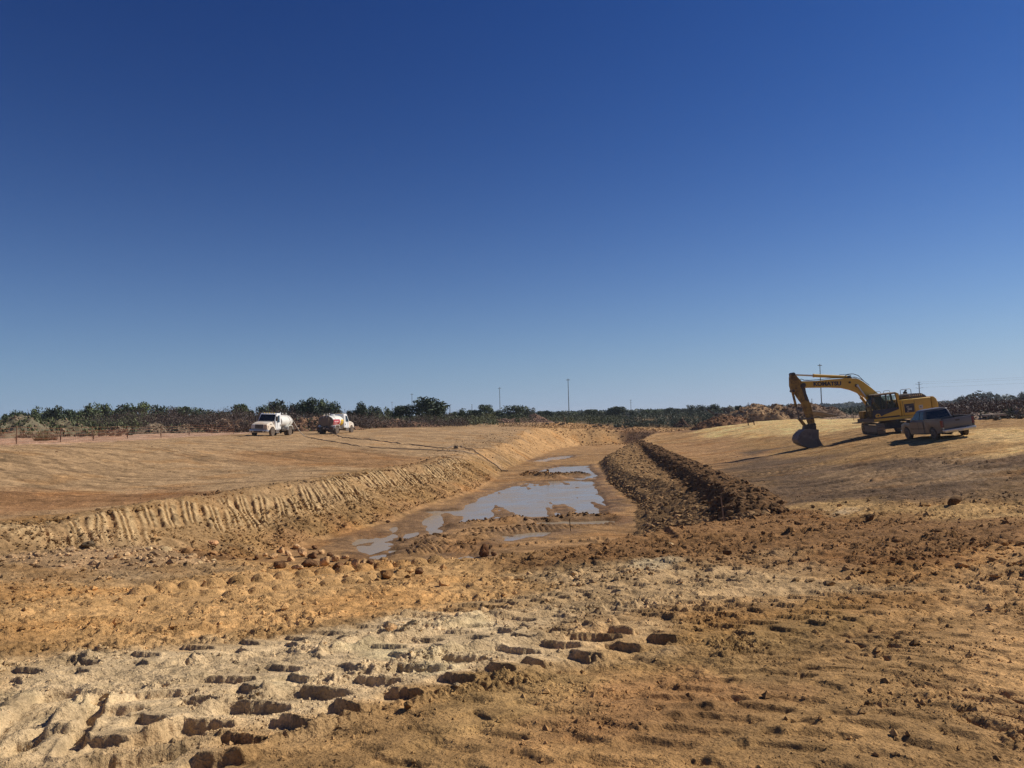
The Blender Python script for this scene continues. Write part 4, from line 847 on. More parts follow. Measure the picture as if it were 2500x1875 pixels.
# ---------------------------------------------------------------- excavator
def make_excavator():
    C = (31.57, 63.66, -.60); ti = .08
    f = Vector((-math.cos(ti), 0, -math.sin(ti))); u = Vector((-math.sin(ti), 0, math.cos(ti)))
    t = frame(C, f, u, 'excavator', label='yellow crawler excavator with its arm folded down and bucket resting on the slope', cat='excavator')
    Y_ = M['yellow']
    # undercarriage, turned about a right angle from the house
    wh = Vector((.185, .98, 0)).normalized(); lx, ly = wh.dot(f), wh.dot(Vector((0, -1, 0))); ang = math.atan2(ly, lx)
    uc = bpy.data.objects.new('undercarriage', None)
    cf = MB(); cf.hexa([(-.9,-1.0,.45),(.9,-1.0,.45),(.9,1.0,.45),(-.9,1.0,.45),(-.75,-.6,.98),(.75,-.6,.98),(.75,.6,.98),(-.75,.6,.98)]); cf.lathe([(.9, .72), (1.16, .72)], (0, 0, 0), 'z', 28)
    car = cf.build('car_body', M['darkgrey'], t); car.rotation_euler = (0, 0, ang)
    shoe = MB(); shoe.box(-.10, .10, -.30, .30, -.02, .012); shoe.box(-.10, -.075, -.30, .30, .0, .05); shoe.box(-.02, .0, -.30, .30, .0, .04); shoe.box(.055, .075, -.30, .30, .0, .035)
    proto = None
    for sg in (1, -1):
        fr = MB(); y0 = sg * 1.295
        fr.hexa([(-2.0,y0-.22,.28),(2.0,y0-.22,.28),(2.0,y0+.22,.28),(-2.0,y0+.22,.28),(-1.9,y0-.19,.80),(1.9,y0-.19,.80),(1.9,y0+.19,.80),(-1.9,y0+.19,.80)])
        o = fr.build('track_frame', M['steel'], t, bevel=.04); o.rotation_euler = (0, 0, ang)
        for kx, rr, nm in ((1.95, .44, 'idler'), (-1.95, .42, 'sprocket')): a_ = MB(); a_.lathe([(-.17, rr*.8), (-.10, rr), (.10, rr), (.17, rr*.8)], (kx, y0, .52), 'y', 24); a_.lathe([(-.24, .14), (.24, .14)], (kx, y0, .52), 'y', 14); a_.build(nm, M['darkgrey'], o, smooth=True)
        for k in range(8): a_ = MB(); a_.lathe([(-.2, .13), (-.18, .17), (.18, .17), (.2, .13)], (-1.5 + k * 3.0 / 7, y0, .24), 'y', 14); a_.build('track_roller', M['black'], o, smooth=True)
        # loop of shoes
        path = []; R = .475; z0 = .52
        Ls = 3.9; per = 2 * Ls + 2 * math.pi * R; n = 48
        for k in range(n):
            s_ = per * k / n
            if s_ < Ls: x, z, a = -1.95 + s_, z0 + R - .05 * math.sin(math.pi * s_ / Ls), 0
            elif s_ < Ls + math.pi * R: b = (s_ - Ls) / R; x, z, a = 1.95 + R * math.sin(b), z0 + R * math.cos(b), b
            elif s_ < 2 * Ls + math.pi * R: q = s_ - Ls - math.pi * R; x, z, a = 1.95 - q, z0 - R, math.pi
            else: b = (s_ - 2 * Ls - math.pi * R) / R; x, z, a = -1.95 - R * math.sin(b), z0 - R * math.cos(b), math.pi + b
            if proto is None: so_ = shoe.build('track_shoe', M['shoe'], o); proto = so_
            else: so_ = proto.copy(); COL.objects.link(so_); so_.parent = o
            so_.matrix_local = Matrix.Translation((x, y0, z)) @ Matrix.Rotation(a, 4, 'Y')
    # house
    dk_ = MB(); dk_.box(-3.1, 1.95, -1.47, 1.47, 1.16, 1.42); dk_.build('deck', M['steel'], t, bevel=.03)
    sk = MB(); sk.box(-2.9, 1.9, 1.47, 1.50, 1.20, 1.40); sk.box(-2.9, 1.9, -1.50, -1.47, 1.20, 1.40); sk.build('deck_skirt', Y_, t)
    for sg in (1, -1):
        h = MB(); h.prism([(-2.95, 1.42), (-.42, 1.42), (-.42, 2.66), (-.55, 2.74), (-2.95, 2.74)], sg * .62, sg * 1.48); o = h.build('engine_cover', Y_, t, bevel=.08, smooth=True, seg=3)
        for x in (-.60, -1.55): g = MB(); g.box(x - .012, x + .012, sg * 1.481, sg * 1.489, 1.44, 2.60); g.build('door_gap', M['black'], o)
    cw = MB(); pr = [(-3.0, 1.22), (-3.0, 2.78), (-3.25, 2.76), (-3.50, 2.55), (-3.62, 2.1), (-3.55, 1.5), (-3.35, 1.22)]
    for y0, y1, s0, s1 in ((-1.48, -.9, .82, 1), (-.9, .9, 1, 1), (.9, 1.48, 1, .82)):
        q0 = [(-3.0 + (x + 3.0) * s0, y0, z) for x, z in pr]; q1 = [(-3.0 + (x + 3.0) * s1, y1, z) for x, z in pr]; n = len(pr)
        cw.add(q0 + q1, [tuple(range(n)), tuple(range(2*n-1, n-1, -1))] + [(i, i+n, (i+1) % n + n, (i+1) % n) for i in range(n)])
    cw.build('counterweight', Y_, t, bevel=.06, smooth=True)
    mid = MB(); mid.box(-2.9, .2, -.62, .62, 1.42, 2.5); mid.build('engine_bay', M['darkgrey'], t)
    hd = MB(); hd.prism([(-2.95, 2.70), (-1.35, 2.70), (-1.3, 3.02), (-1.9, 3.16), (-2.55, 3.12), (-2.88, 2.9)], -.75, .95); hood = hd.build('engine_hood', M['darkgrey'], t, bevel=.08, smooth=True)
    for k in range(7): g = MB(); g.box(-2.55 + k * .16, -2.46 + k * .16, .955, .965, 2.92, 3.05); g.build('louvre', M['cream'], hood)
    ls = MB(); ls.box(-2.75, -1.35, .955, .968, 2.72, 2.80); ls.build('hood_rail', M['steel'], hood)
    tk = MB(); tk.lathe([(-.45, .10), (-.42, .22), (.42, .22), (.45, .10)], (-.95, .85, 2.98), 'x', 20); tk.build('air_cleaner', M['darkgrey'], t, smooth=True)
    mf = MB(); mf.lathe([(0, .16), (.34, .16), (.36, .1)], (-1.42, .5, 3.0), 'z', 14); mf.tube([(-1.42, .5, 3.3), (-1.42, .5, 3.42), (-1.55, .5, 3.46)], .07); mf.build('exhaust', M['black'], t, smooth=True)
    hr = MB()
    hr.tube([(-.60, 1.35, 2.74), (-.60, 1.35, 3.50), (-.68, 1.35, 3.57), (-1.40, 1.35, 3.57), (-1.47, 1.35, 3.50), (-1.47, 1.35, 2.74)], .022, 6); hr.tube([(-.60, 1.35, 3.16), (-1.47, 1.35, 3.16)], .018, 6); hr.build('guard_rail', M['darkgrey'], t, smooth=True)
    # panel with model number
    pn_ = MB(); pn_.box(-1.50, -.70, 1.482, 1.492, 1.66, 2.36); pn_.build('number_panel', M['navy'], t)
    st_ = MB(); st_.box(-1.49, -.71, 1.492, 1.496, 2.22, 2.25); st_.build('panel_stripe', M['steel'], t)
    TM = lambda x, z, y=1.495: Matrix.Translation((x, y, z)) @ Matrix(((-1, 0, 0, 0), (0, 0, 1, 0), (0, 1, 0, 0), (0, 0, 0, 1)))
    text('PC', .17, M['lettercream'], t, TM(-.98, 2.06), bold=.004); text('360', .25, M['lettercream'], t, TM(-1.10, 1.84), bold=.006); text('LC', .13, M['lettercream'], t, TM(-.96, 1.70), bold=.003)
    dc = MB(); dc.box(-2.22, -1.88, 1.482, 1.49, 1.86, 2.16); sq_ = dc.build('sticker', M['lens'], t)
    e_ = MB(); e_.slab([(-2.14, 1.491, 2.0), (-2.02, 1.491, 1.96), (-1.94, 1.491, 2.08), (-2.04, 1.491, 2.05)], .003); e_.build('sticker_bird', M['navy'], t)
    # cab
    fp = [(.02, 1.42), (1.92, 1.42), (2.0, 1.60), (1.98, 2.45), (1.72, 3.30), (1.62, 3.36), (-.10, 3.40), (-.22, 3.30), (-.36, 2.0), (-.36, 1.42)]
    cb = MB(); y0, y1 = .52, 1.48
    def strip(a, b, w_, yy, ma): m_ = MB(); d = Vector((b[0]-a[0], 0, b[1]-a[1])).normalized(); nn = Vector((-d.z, 0, d.x)) * w_/2; A, B = Vector((a[0], yy, a[1])), Vector((b[0], yy, b[1])); return [A - nn, B - nn, B + nn, A + nn]
    fr = MB()
    for yy in (y0, y1 - .06):
        for a, b, w_ in (((1.95,1.45),(1.97,2.45),.09), ((1.97,2.45),(1.69,3.33),.09), ((1.69,3.33),(-.16,3.36),.14), ((-.16,3.36),(-.33,1.9),.16), ((-.33,1.9),(-.33,1.45),.12), ((.72,1.45),(.66,3.33),.12), ((1.95,1.47),(-.33,1.47),.10)):
            fr.slab([(p.x, yy, p.z) for p in strip(a, b, w_, yy, None)], .06 if True else 0)
    for x, z in ((1.95, 1.47), (1.97, 2.45), (1.69, 3.33), (-.16, 3.36), (-.33, 1.47)): fr.box(x - .04, x + .04, y0, y1, z - .04, z + .04)
    cab = fr.build('cab_frame', M['black'], t)
    r_ = MB(); r_.prism([(1.70, 3.34), (1.60, 3.43), (-.10, 3.45), (-.24, 3.36)], y0 - .02, y1 + .02); r_.build('cab_roof', M['cream'], t, bevel=.03, smooth=True)
    bp_ = MB(); bp_.prism([(-.36, 1.44), (-.36, 3.30), (-.20, 3.38), (-.12, 3.30), (-.26, 2.2), (-.26, 1.44)], y1 - .05, y1 + .012); bp_.build('rear_pillar', Y_, t)
    dr = MB(); dr.prism([(-.26, 1.50), (1.90, 1.50), (1.93, 1.75), (1.90, 2.10), (-.24, 2.20)], y1 - .04, y1); d_ = dr.build('door', M['navy'], t)
    yl = MB(); yl.prism([(-.26, 1.52), (1.02, 1.52), (1.30, 1.56), (.95, 1.70), (-.26, 2.02)], y1, y1 + .014); yl.build('door_panel', Y_, d_)
    yk = MB(); yk.prism([(1.24, 1.52), (1.72, 1.52), (1.78, 1.68), (1.62, 1.82), (1.40, 1.80)], y1, y1 + .014); yk.build('door_panel', Y_, d_)
    kn = MB(); kn.lathe([(y1 + .01, .075), (y1 + .03, .07)], (1.52, 0, 1.67), 'y', 14); kn.build('door_lock', M['black'], d_)
    for q in ([(.04,2.18),(.62,2.16),(.58,3.22),(-.06,3.22)], [(.78,2.14),(1.86,2.12),(1.88,2.45),(1.62,3.22),(.72,3.22)]): gl = MB(); gl.slab([(x, y1 - .03, z) for x, z in q], .008); gl.build('side_glass', M['cabglass'], cab)
    for q in ([(.04,2.18),(.62,2.16),(.58,3.22),(-.06,3.22)], [(.78,2.14),(1.86,2.12),(1.88,2.45),(1.62,3.22),(.72,3.22)]): gl = MB(); gl.slab([(x, y0 + .03, z) for x, z in q], .008); gl.build('side_glass', M['cabglass'], cab)
    gl = MB(); gl.slab([(1.96, y0+.05, 1.6), (1.96, y1-.05, 1.6), (1.97, y1-.05, 2.44), (1.97, y0+.05, 2.44)], .01); gl.slab([(1.97, y0+.05, 2.46), (1.97, y1-.05, 2.46), (1.70, y1-.05, 3.30), (1.70, y0+.05, 3.30)], .01); gl.build('windscreen', M['cabglass'], cab)
    si = MB(); si.box(.30, .85, .75, 1.25, 1.75, 1.95); si.hexa([(.22,.78,1.9),(.36,.78,1.9),(.36,1.22,1.9),(.22,1.22,1.9),(.05,.82,2.7),(.18,.82,2.7),(.18,1.18,2.7),(.05,1.18,2.7)]); si.box(1.45, 1.6, .8, 1.2, 1.5, 2.3); si.build('seat', M['black'], cab, bevel=.03)
    lo_ = MB(); lo_.box(-.34, 1.9, y0, y0 + .04, 1.46, 2.1); lo_.build('inner_panel', M['darkgrey'], cab)
    mi = MB(); mi.box(1.80, 1.86, 1.52, 1.80, 2.75, 3.12); mi.tube([(1.82, 1.5, 3.2), (1.83, 1.66, 3.15)], .015, 6); mi.build('mirror', M['black'], t, bevel=.02)
    for x0 in (.95, .18):
        hh = MB(); hh.tube([(x0, 1.2, 3.44), (x0 + .02, 1.2, 3.58), (x0 + .08, 1.2, 3.62), (x0 + .46, 1.2, 3.62), (x0 + .52, 1.2, 3.56), (x0 + .53, 1.2, 3.44)], .016, 6); hh.build('roof_handle', M['darkgrey'], t)
    fh = MB(); fh.tube([(2.35, -1.2, 1.35), (2.40, -1.2, 2.55)], .02, 6); fh.box(1.95, 2.45, -1.4, -.6, 1.1, 1.16); fh.build('front_rail', M['darkgrey'], t)
    tb = MB(); tb.box(.25, 1.75, -1.47, -.62, 1.42, 2.05); tb.build('tool_box', M['yellow_arm'], t, bevel=.05)
    # boom
    bo = [(6.95,5.15),(5.67,5.05),(4.54,5.05),(3.14,4.98),(2.58,4.93),(2.13,4.79),(1.78,4.52),(1.28,4.04),(.66,3.40),(.05,2.50),(-.10,1.95),(.08,1.72),(.42,1.86),(1.16,2.81),(1.76,3.29),(2.27,3.68),(2.8,3.97),(3.52,4.22),(4.63,4.38),(6.75,4.58),(7.02,4.80)]
    b = MB(); b.prism(bo, -.30, .30); boom = b.build('boom', Y_, t, bevel=.02)
    text('KOMATSU', .46, M['navy'], boom, Matrix.Translation((4.86, .306, 4.56)) @ Matrix(((-1, 0, 0, 0), (0, 0, 1, 0), (0, 1, 0, 0), (0, 0, 0, 1))) @ Matrix.Rotation(-.085, 4, 'Z'), bold=.022, font_scale=(1.08, .98, 1))
    for x, z, r0 in ((2.43, 4.28, .14), (2.98, 4.62, .09)): pm = MB(); pm.lathe([(-.40, r0*.7), (-.38, r0), (.38, r0), (.40, r0*.7)], (x, 0, z), 'y', 18); pm.build('pin', M['black'], boom, smooth=True)
    br = MB(); br.prism([(3.05, 4.9), (2.65, 4.88), (2.75, 5.18), (2.98, 5.2)], -.16, .16); br.build('cylinder_bracket', M['steel'], boom, bevel=.02)
    for yy in (-.2, .2):
        hs = MB(); hs.tube([(6.6, yy, 5.22), (6.2, yy, 5.16), (5.2, yy, 5.12), (4.2, yy, 5.14), (3.4, yy, 5.06), (2.4, yy, 5.02), (1.9, yy, 4.75), (1.3, yy, 4.2)], .025, 6); hs.build('hydraulic_line', M['black'], boom)
    hs = MB(); hs.tube([(3.3, .1, 5.14), (2.95, .1, 5.32), (2.5, .1, 5.30), (2.1, .1, 5.12), (1.7, .1, 4.62)], .03, 6); hs.tube([(3.9, -.1, 5.2), (3.5, -.1, 5.36), (3.0, -.1, 5.32), (2.6, -.1, 5.2)], .02, 6); hs.tube([(6.6, .1, 5.2), (6.9, .1, 5.35), (7.1, .05, 5.2), (7.05, 0, 4.9)], .03, 6); hs.build('hydraulic_hose', M['black'], boom)
    def cyl(name, a, b, split, r0, r1, y, par, rodmat=M['chrome'], barmat=Y_):
        A, B = Vector((a[0], y, a[1])), Vector((b[0], y, b[1])); S_ = A.lerp(B, split); m_ = MB(); m_.tube([S_, B], r0, 12); m_.tube([S_ + (A - S_).normalized() * .08, S_], r0 * 1.18, 12); m_.lathe([(y - r0, r0), (y + r0, r0)], (B.x, 0, B.z), 'y', 12); o = m_.build(name, barmat, par, smooth=True)
        q = MB(); q.tube([A, S_], r1, 10); q.lathe([(y - .1, .1), (y + .1, .1)], (A.x, 0, A.z), 'y', 12); q.build('rod', rodmat, o, smooth=True); return o
    cyl('arm_cylinder', (7.50, 5.78), (2.86, 5.06), .38, .13, .075, 0, t)
    for yy in (.42, -.42): cyl('boom_cylinder', (2.43, 4.28), (.95, 1.75), .42, .125, .07, yy, t)
    # arm
    ar = [(7.69,5.90),(7.45,5.92),(7.21,5.55),(6.84,5.06),(6.72,4.77),(6.64,4.1),(6.39,3.05),(6.26,1.91),(6.24,1.30),(6.46,1.26),(6.72,1.58),(6.86,2.35),(7.07,3.31),(7.41,3.91),(7.60,4.38),(7.80,4.40),(7.87,4.89),(7.80,5.55)]
    a = MB(); a.prism(ar, -.22, .22); arm = a.build('arm', M['yellow_arm'], t, bevel=.02)
    for x, z, r0 in ((7.56, 5.80, .16), (6.84, 4.80, .20), (7.72, 4.42, .11), (6.45, 1.98, .10), (6.34, 1.44, .13)): pm = MB(); pm.lathe([(-.36, r0*.7), (-.34, r0), (.34, r0), (.36, r0*.7)], (x, 0, z), 'y', 18); pm.build('pin', M['black'], arm, smooth=True)
    gs = MB(); gs.prism([(6.98, 5.06), (6.70, 5.0), (6.66, 4.1), (6.50, 3.45), (6.62, 3.40), (6.85, 3.60), (6.90, 4.2), (7.10, 4.75)], .221, .226); gs.build('grease_stain', M['black'], arm)
    cyl('bucket_cylinder', (7.44, 2.03), (7.72, 4.40), .48, .10, .06, 0, t, rodmat=M['steel'], barmat=M['yellow_arm'])
    for yy in (.27, -.27):
        l = MB(); l.prism([(7.50, 2.10), (7.38, 1.93), (6.40, 1.90), (6.42, 2.04)], yy - .03, yy + .03); l.build('link', M['steel'], t)
    l = MB(); l.prism([(7.54, 2.05), (7.34, 2.08), (6.88, 1.36), (7.06, 1.30)], -.20, .20); l.build('bucket_link', M['yellow_arm'], t, bevel=.02)
    cq = MB(); cq.prism([(7.25, 1.05), (7.12, 1.42), (6.95, 1.50), (6.32, 1.55), (6.18, 1.30), (6.22, .92)], -.28, .28); cq.build('quick_coupler', M['black'], t, bevel=.02)
    # bucket: shell swept across its width with two side plates
    sh = [(6.22,1.02),(6.85,1.12),(7.30,1.14),(7.60,.96),(7.88,.68),(8.02,.36),(7.92,.05),(7.58,-.20),(6.95,-.46),(6.35,-.55),(5.80,-.56)]
    ins = [(6.30,.96),(6.85,1.04),(7.27,1.05),(7.54,.90),(7.80,.64),(7.92,.36),(7.83,.11),(7.54,-.10),(6.93,-.36),(6.35,-.47),(5.80,-.53)]
    bk = MB(); n = len(sh)
    for k in range(n - 1):
        q = [sh[k], sh[k+1], ins[k+1], ins[k]]; bk.prism(q, -.68, .68)
    for yy in (-.70, .66): bk.prism(sh + [(6.10,-.16),(6.30,.32)], yy, yy + .04)
    bucket = bk.build('bucket', M['bucket'], t)
    sp_ = MB(); sp_.prism([(7.9, .2), (7.6, -.12), (6.9, -.38), (6.35, -.44), (6.5, .0), (7.0, .35), (7.6, .55)], .70, .712); sp_.build('wear_plate', M['steel'], bucket)
    ctg = MB(); ctg.prism([(6.22,.98),(6.34,.98),(6.44,.32),(6.24,-.16),(5.96,-.52),(5.84,-.54),(6.12,-.16),(6.32,.32)], -.715, .715 - .6); ctg.prism([(6.20,1.0),(6.34,1.0),(6.44,.32),(6.24,-.16),(5.96,-.52),(5.80,-.56),(6.10,-.16),(6.28,.32)], .70, .73); ctg.build('side_cutter', M['steel'], bucket)
    for k in range(5): tt = MB(); y = -.56 + k * .28; tt.hexa([(5.55,y-.03,-.57),(5.85,y-.06,-.60),(5.85,y+.06,-.60),(5.55,y+.03,-.57),(5.55,y-.03,-.54),(5.85,y-.06,-.50),(5.85,y+.06,-.50),(5.55,y+.03,-.54)]); tt.build('tooth', M['steel'], bucket)
    er = MB(); er.prism([(6.25, .95), (6.30, 1.45), (6.5, 1.5), (6.6, 1.05)], -.36, -.30); er.prism([(6.25, .95), (6.30, 1.45), (6.5, 1.5), (6.6, 1.05)], .30, .36); er.build('bucket_ear', M['black'], bucket)
make_excavator()

# ---------------------------------------------------------------- water trucks
def make_tanker(C, f, u, label, decal, endmat):
    t = frame(C, f, u, 'water_truck', label=label, cat='tanker truck', group='white water trucks on the haul road')
    fa, ra = 2.2, -2.2; wh_ = M['white']
    ch = MB(); ch.box(-3.3, 3.0, -.45, -.33, .62, .88); ch.box(-3.3, 3.0, .33, .45, .62, .88); ch.tube([(ra, -.9, .5), (ra, .9, .5)], .10); ch.lathe([(-.2, .1), (0, .26), (.2, .1)], (ra, 0, .5), 'y', 14); ch.tube([(fa, -.9, .5), (fa, .9, .5)], .07); ch.tube([(ra, 0, .6), (1.0, 0, .8)], .06); ch.box(1.5, 2.9, -.4, .4, .6, 1.1); ch.build('chassis', M['black'], t)
    # hood with arches
    hp = [(1.46, .74), (fa - .56, .74)] + arc(fa, .5, .60, 158, 22) + [(2.86, .74), (3.18, .80), (3.24, 1.06), (3.20, 1.30), (3.05, 1.42), (2.3, 1.60), (1.46, 1.66)]
    h = MB(); h.prism(hp, -1.12, 1.12)
    h.v = [(x, y * (1 - .17 * max(0, (x - 1.5) / 1.75) ** 2) * (1 - .20 * max(0, (z - 1.1) / .5)), z) for x, y, z in h.v]
    hood = h.build('hood', M['hood'], t, bevel=.06, smooth=True, seg=3)
    gr = MB(); gr.box(3.18, 3.245, -.50, .50, .86, 1.34); g_ = gr.build('grille', M['chrome'], t, bevel=.02)
    for k in range(4): q = MB(); q.box(3.245, 3.257, -.47 + k * .237, -.245 + k * .237, .89, 1.31); q.build('grille_opening', M['grille'], g_)
    bm_ = MB(); bm_.hexa([(3.2,-1.15,.42),(3.44,-.95,.42),(3.44,.95,.42),(3.2,1.15,.42),(3.2,-1.16,.78),(3.46,-.96,.78),(3.46,.96,.78),(3.2,1.16,.78)]); bu = bm_.build('bumper', M['chrome'], t, bevel=.04, smooth=True)
    q = MB(); q.box(3.455, 3.47, -.52, .52, .50, .66); q.build('air_intake', M['black'], bu)
    for sg in (1, -1):
        l = MB(); l.hexa([(3.00,sg*.62,1.00),(3.17,sg*.60,1.00),(2.94,sg*.98,1.00),(2.8,sg*.9,1.0),(3.00,sg*.62,1.16),(3.15,sg*.60,1.16),(2.90,sg*.96,1.20),(2.8,sg*.9,1.2)]); l.build('headlight', M['lens'], t, bevel=.01)
        q = MB(); q.box(3.40, 3.455, sg * .68, sg * .86, .52, .62); q.build('fog_lamp', M['black'], bu)
        v = MB(); v.box(2.1, 2.45, sg * .90, sg * .985, 1.34, 1.40); v.build('hood_vent', M['grille'], hood)
        k_ = MB(); k_.box(1.50, 1.62, sg * 1.14, sg * 1.34, 1.70, 2.24); k_.tube([(1.5, sg * 1.04, 2.2), (1.56, sg * 1.22, 2.2)], .02, 6); k_.build('mirror', M['black'], t, bevel=.03)
        s_ = MB(); s_.box(.50, 1.45, sg * .88, sg * 1.14, .42, .46); s_.box(.50, 1.45, sg * .95, sg * 1.16, .70, .74); s_.build('step', M['chrome'], t)
        ft = MB(); ft.lathe([(0, .26), (.85, .26)], (.52, sg * .85, .66), 'x', 18); ft.build('fuel_tank', M['alloy'], t, smooth=True)
        # rear fender and mud flap
        fd = MB(); o_ = [(ra + .72, .74), (ra + .62, 1.08), (ra + .45, 1.22), (ra - .45, 1.22), (ra - .62, 1.08), (ra - .74, .80)]; i_ = [(x * 1.0 + (-.05 if x > ra else .05) * 1, z - .05) for x, z in o_]
        for a in range(len(o_) - 1): fd.prism([o_[a], o_[a+1], i_[a+1], i_[a]], min(sg*.62, sg*1.22), max(sg*.62, sg*1.22))
        fd.build('rear_fender', M['tank'], t)
        mf = MB(); mf.box(ra - .80, ra - .76, min(sg*.58, sg*1.2), max(sg*.58, sg*1.2), .22, .86); mf.build('mud_flap', M['black'], t)
        wheel(t, fa, sg * 1.02, .50, .50, .28, M['rim'], sg, steer=0); wheel(t, ra, sg * 1.06, .50, .50, .27, M['rim'], sg, dual=True)
    # cab
    cp = [(.10, .78), (1.50, .78), (1.50, 1.66), (.98, 2.52), (.86, 2.60), (.10, 2.62), (.02, 2.5), (.02, .85)]
    c = MB(); c.prism(cp, -1.08, 1.08); c.v = [(x, y * (1 - .09 * max(0, (z - 1.6))), z) for x, y, z in c.v]
    cab = c.build('cab', wh_, t, bevel=.05, smooth=True, seg=3)
    w = MB(); w.slab([(1.50, -.92, 1.72), (1.50, .92, 1.72), (1.04, .86, 2.44), (1.04, -.86, 2.44)], .025); w.build('windshield', M['glass'], t)
    for sg in (1, -1):
        yf = lambda z: sg * (1.08 * (1 - .09 * max(0, z - 1.6)) + .004)
        d = MB(); d.slab([(x, yf(z), z) for x, z in ((.22, .92), (1.36, .92), (1.40, 1.62), (.94, 2.44), (.22, 2.46))], .012 * -sg); dr = d.build('door', wh_, t)
        g = MB(); g.slab([(x, yf(z) + sg * .014, z) for x, z in ((.50, 1.60), (1.20, 1.56), (1.18, 1.78), (.90, 2.34), (.44, 2.36))], .008 * -sg); g.build('window', M['glass'], dr)
        hh = MB(); hh.box(.26, .36, sg * 1.09, sg * 1.115, 1.12, 1.34); hh.build('handle', M['black'], dr)
        sm = MB(); sm.box(1.02, 1.06, sg * 1.088, sg * 1.10, .95, 1.56); sm.build('door_seal', M['black'], dr)
    for k in range(5): q = MB(); q.box(.84, .96, -.6 + k * .3 - .04, -.6 + k * .3 + .04, 2.60, 2.66); q.build('marker_lamp', M['yel'], t)
    # tank
    tn_ = MB(); cx, cz, rz = 0, 1.66, .72
    tn_.lathe([(-3.06, .35), (-3.04, 1.00), (-2.98, 1.08), (-.20, 1.08), (-.14, 1.0), (-.12, .35)], (0, 0, cz), 'x', 40, sy=.70); tank = tn_.build('tank', M['tank'], t, smooth=True)
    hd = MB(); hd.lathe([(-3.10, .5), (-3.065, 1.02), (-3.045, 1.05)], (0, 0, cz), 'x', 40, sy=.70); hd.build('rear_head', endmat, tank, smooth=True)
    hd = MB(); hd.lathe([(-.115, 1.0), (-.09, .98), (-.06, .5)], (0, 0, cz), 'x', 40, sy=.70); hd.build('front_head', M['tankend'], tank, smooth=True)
    for x in (-.5, -2.35): bn = MB(); bn.lathe([(x, 1.084), (x + .05, 1.092), (x + .10, 1.084)], (0, 0, cz), 'x', 40, sy=.705); bn.build('band', M['steel'] if x < -1 else M['tank'], tank, smooth=True)
    sd = MB(); sd.box(-3.0, -.2, -.5, .5, .88, 1.02); sd.build('saddle', M['black'], t)
    tp = MB(); tp.box(-2.2, -.5, -.75, -.68, 2.18, 2.32); tp.box(-2.2, -.5, .68, .75, 2.18, 2.32); tp.build('top_trough', M['tank'], tank)
    mh = MB(); mh.lathe([(0, .26), (.12, .26), (.16, .2)], (-1.1, 0, 2.40), 'z', 18); mh.build('manhole', M['tank'], tank, smooth=True)
    for y in (.28, -.15):
        hp_ = MB(); hp_.tube([(-3.07, y, 2.0), (-3.07, y, 2.48), (-3.0, y, 2.60), (-2.88, y, 2.62), (-2.78, y, 2.56), (-2.76, y, 2.38)], .022, 6); hp_.build('grab_hoop', M['tank'], tank, smooth=True)
    bk = MB(); bk.tube([(-2.9, -.42, 2.40), (-2.9, -.42, 2.62)], .04, 8); bk.lathe([(0, .07), (.12, .06), (.14, .02)], (-2.9, -.42, 2.60), 'z', 12); bk.build('beacon', wh_, tank, smooth=True)
    rb = MB(); rb.box(-3.34, -3.2, -1.18, 1.18, .55, .98); rb.tube([(-3.2, .5, .85), (-3.45, .5, .8), (-3.5, .5, .6)], .07); rb.tube([(-3.2, -.3, .9), (-3.5, -.3, .8)], .09); rb.build('rear_bar', M['black'], t)
    pp = MB(); pp.tube([(-3.2, -.1, 1.0), (-3.42, -.1, .92), (-3.45, -.35, .75), (-3.42, -.6, .72)], .06, 8); pp.lathe([(-3.5, .11), (-3.36, .11)], (0, .05, .8), 'x', 14); pp.build('spray_pipe', M['alloy'], t, smooth=True)
    for sg in (1, -1): q = MB(); q.box(-3.36, -3.34, min(sg*.85, sg*1.05), max(sg*.85, sg*1.05), .72, .84); q.build('tail_light', M['taillight'], t)
    tb = MB(); tb.box(-1.35, -.25, .58, 1.08, .62, .92); tb.box(-1.35, -.25, -1.08, -.58, .62, .92); tb.build('tool_box', M['black'], t, bevel=.03)
    if decal:
        def tankpt(x, th, r=1.10): return (x, -r * math.cos(th), cz + r * .70 * math.sin(th))
        def patch(nm, x0, x1, t0, t1, mat, r=1.10, poly=None, n=8):
            m_ = MB(); vs = []; fs = []
            for i in range(n + 1):
                th = t0 + (t1 - t0) * i / n; xx = (x0, x1) if poly is None else poly((th - t0) / (t1 - t0))
                for x in xx: vs.append(tankpt(x, th, r)); vs.append(tankpt(x, th, r - .012))
            for i in range(n):
                b = i * 4; c_ = b + 4; fs += [(b, b + 2, c_ + 2, c_), (b + 1, c_ + 1, c_ + 3, b + 3), (b, c_, c_ + 1, b + 1), (b + 2, b + 3, c_ + 3, c_ + 2)]
            m_.add(vs, fs); m_.build(nm, mat, tank)
        patch('red_band', -3.0, -1.25, -.62, .36, M['red'])
        patch('pencil_tip', 0, 0, -.42, .22, M['letter'], 1.104, poly=lambda q: (-1.26, -1.26 + .30 * (1 - abs(2 * q - 1))))
        patch('pencil_point', 0, 0, -.20, .02, M['navy'], 1.107, poly=lambda q: (-1.05, -1.05 + .12 * (1 - abs(2 * q - 1))))
        patch('yellow_band', -.90, -.20, -.95, .30, M['yel'])
        patch('yellow_stripe', -.92, -.22, -.12, -.06, M['bucket'], 1.104)
        for row, (t0, t1, ws) in enumerate(((-.13, .08, (.10,.13,.09,.14,.12,0,.11,.10,.14,.12)), (-.34, -.25, (.07,.09,.06,.08,.1,.07,.08,.06,.09,.07,.1,.08)))):
            x = -2.75
            for w_ in ws:
                if w_ > 0: patch('letter_block', x, x + w_ * .72, t0, t1, M['letter'], 1.104, n=2)
                x += max(w_, .07)
    else:
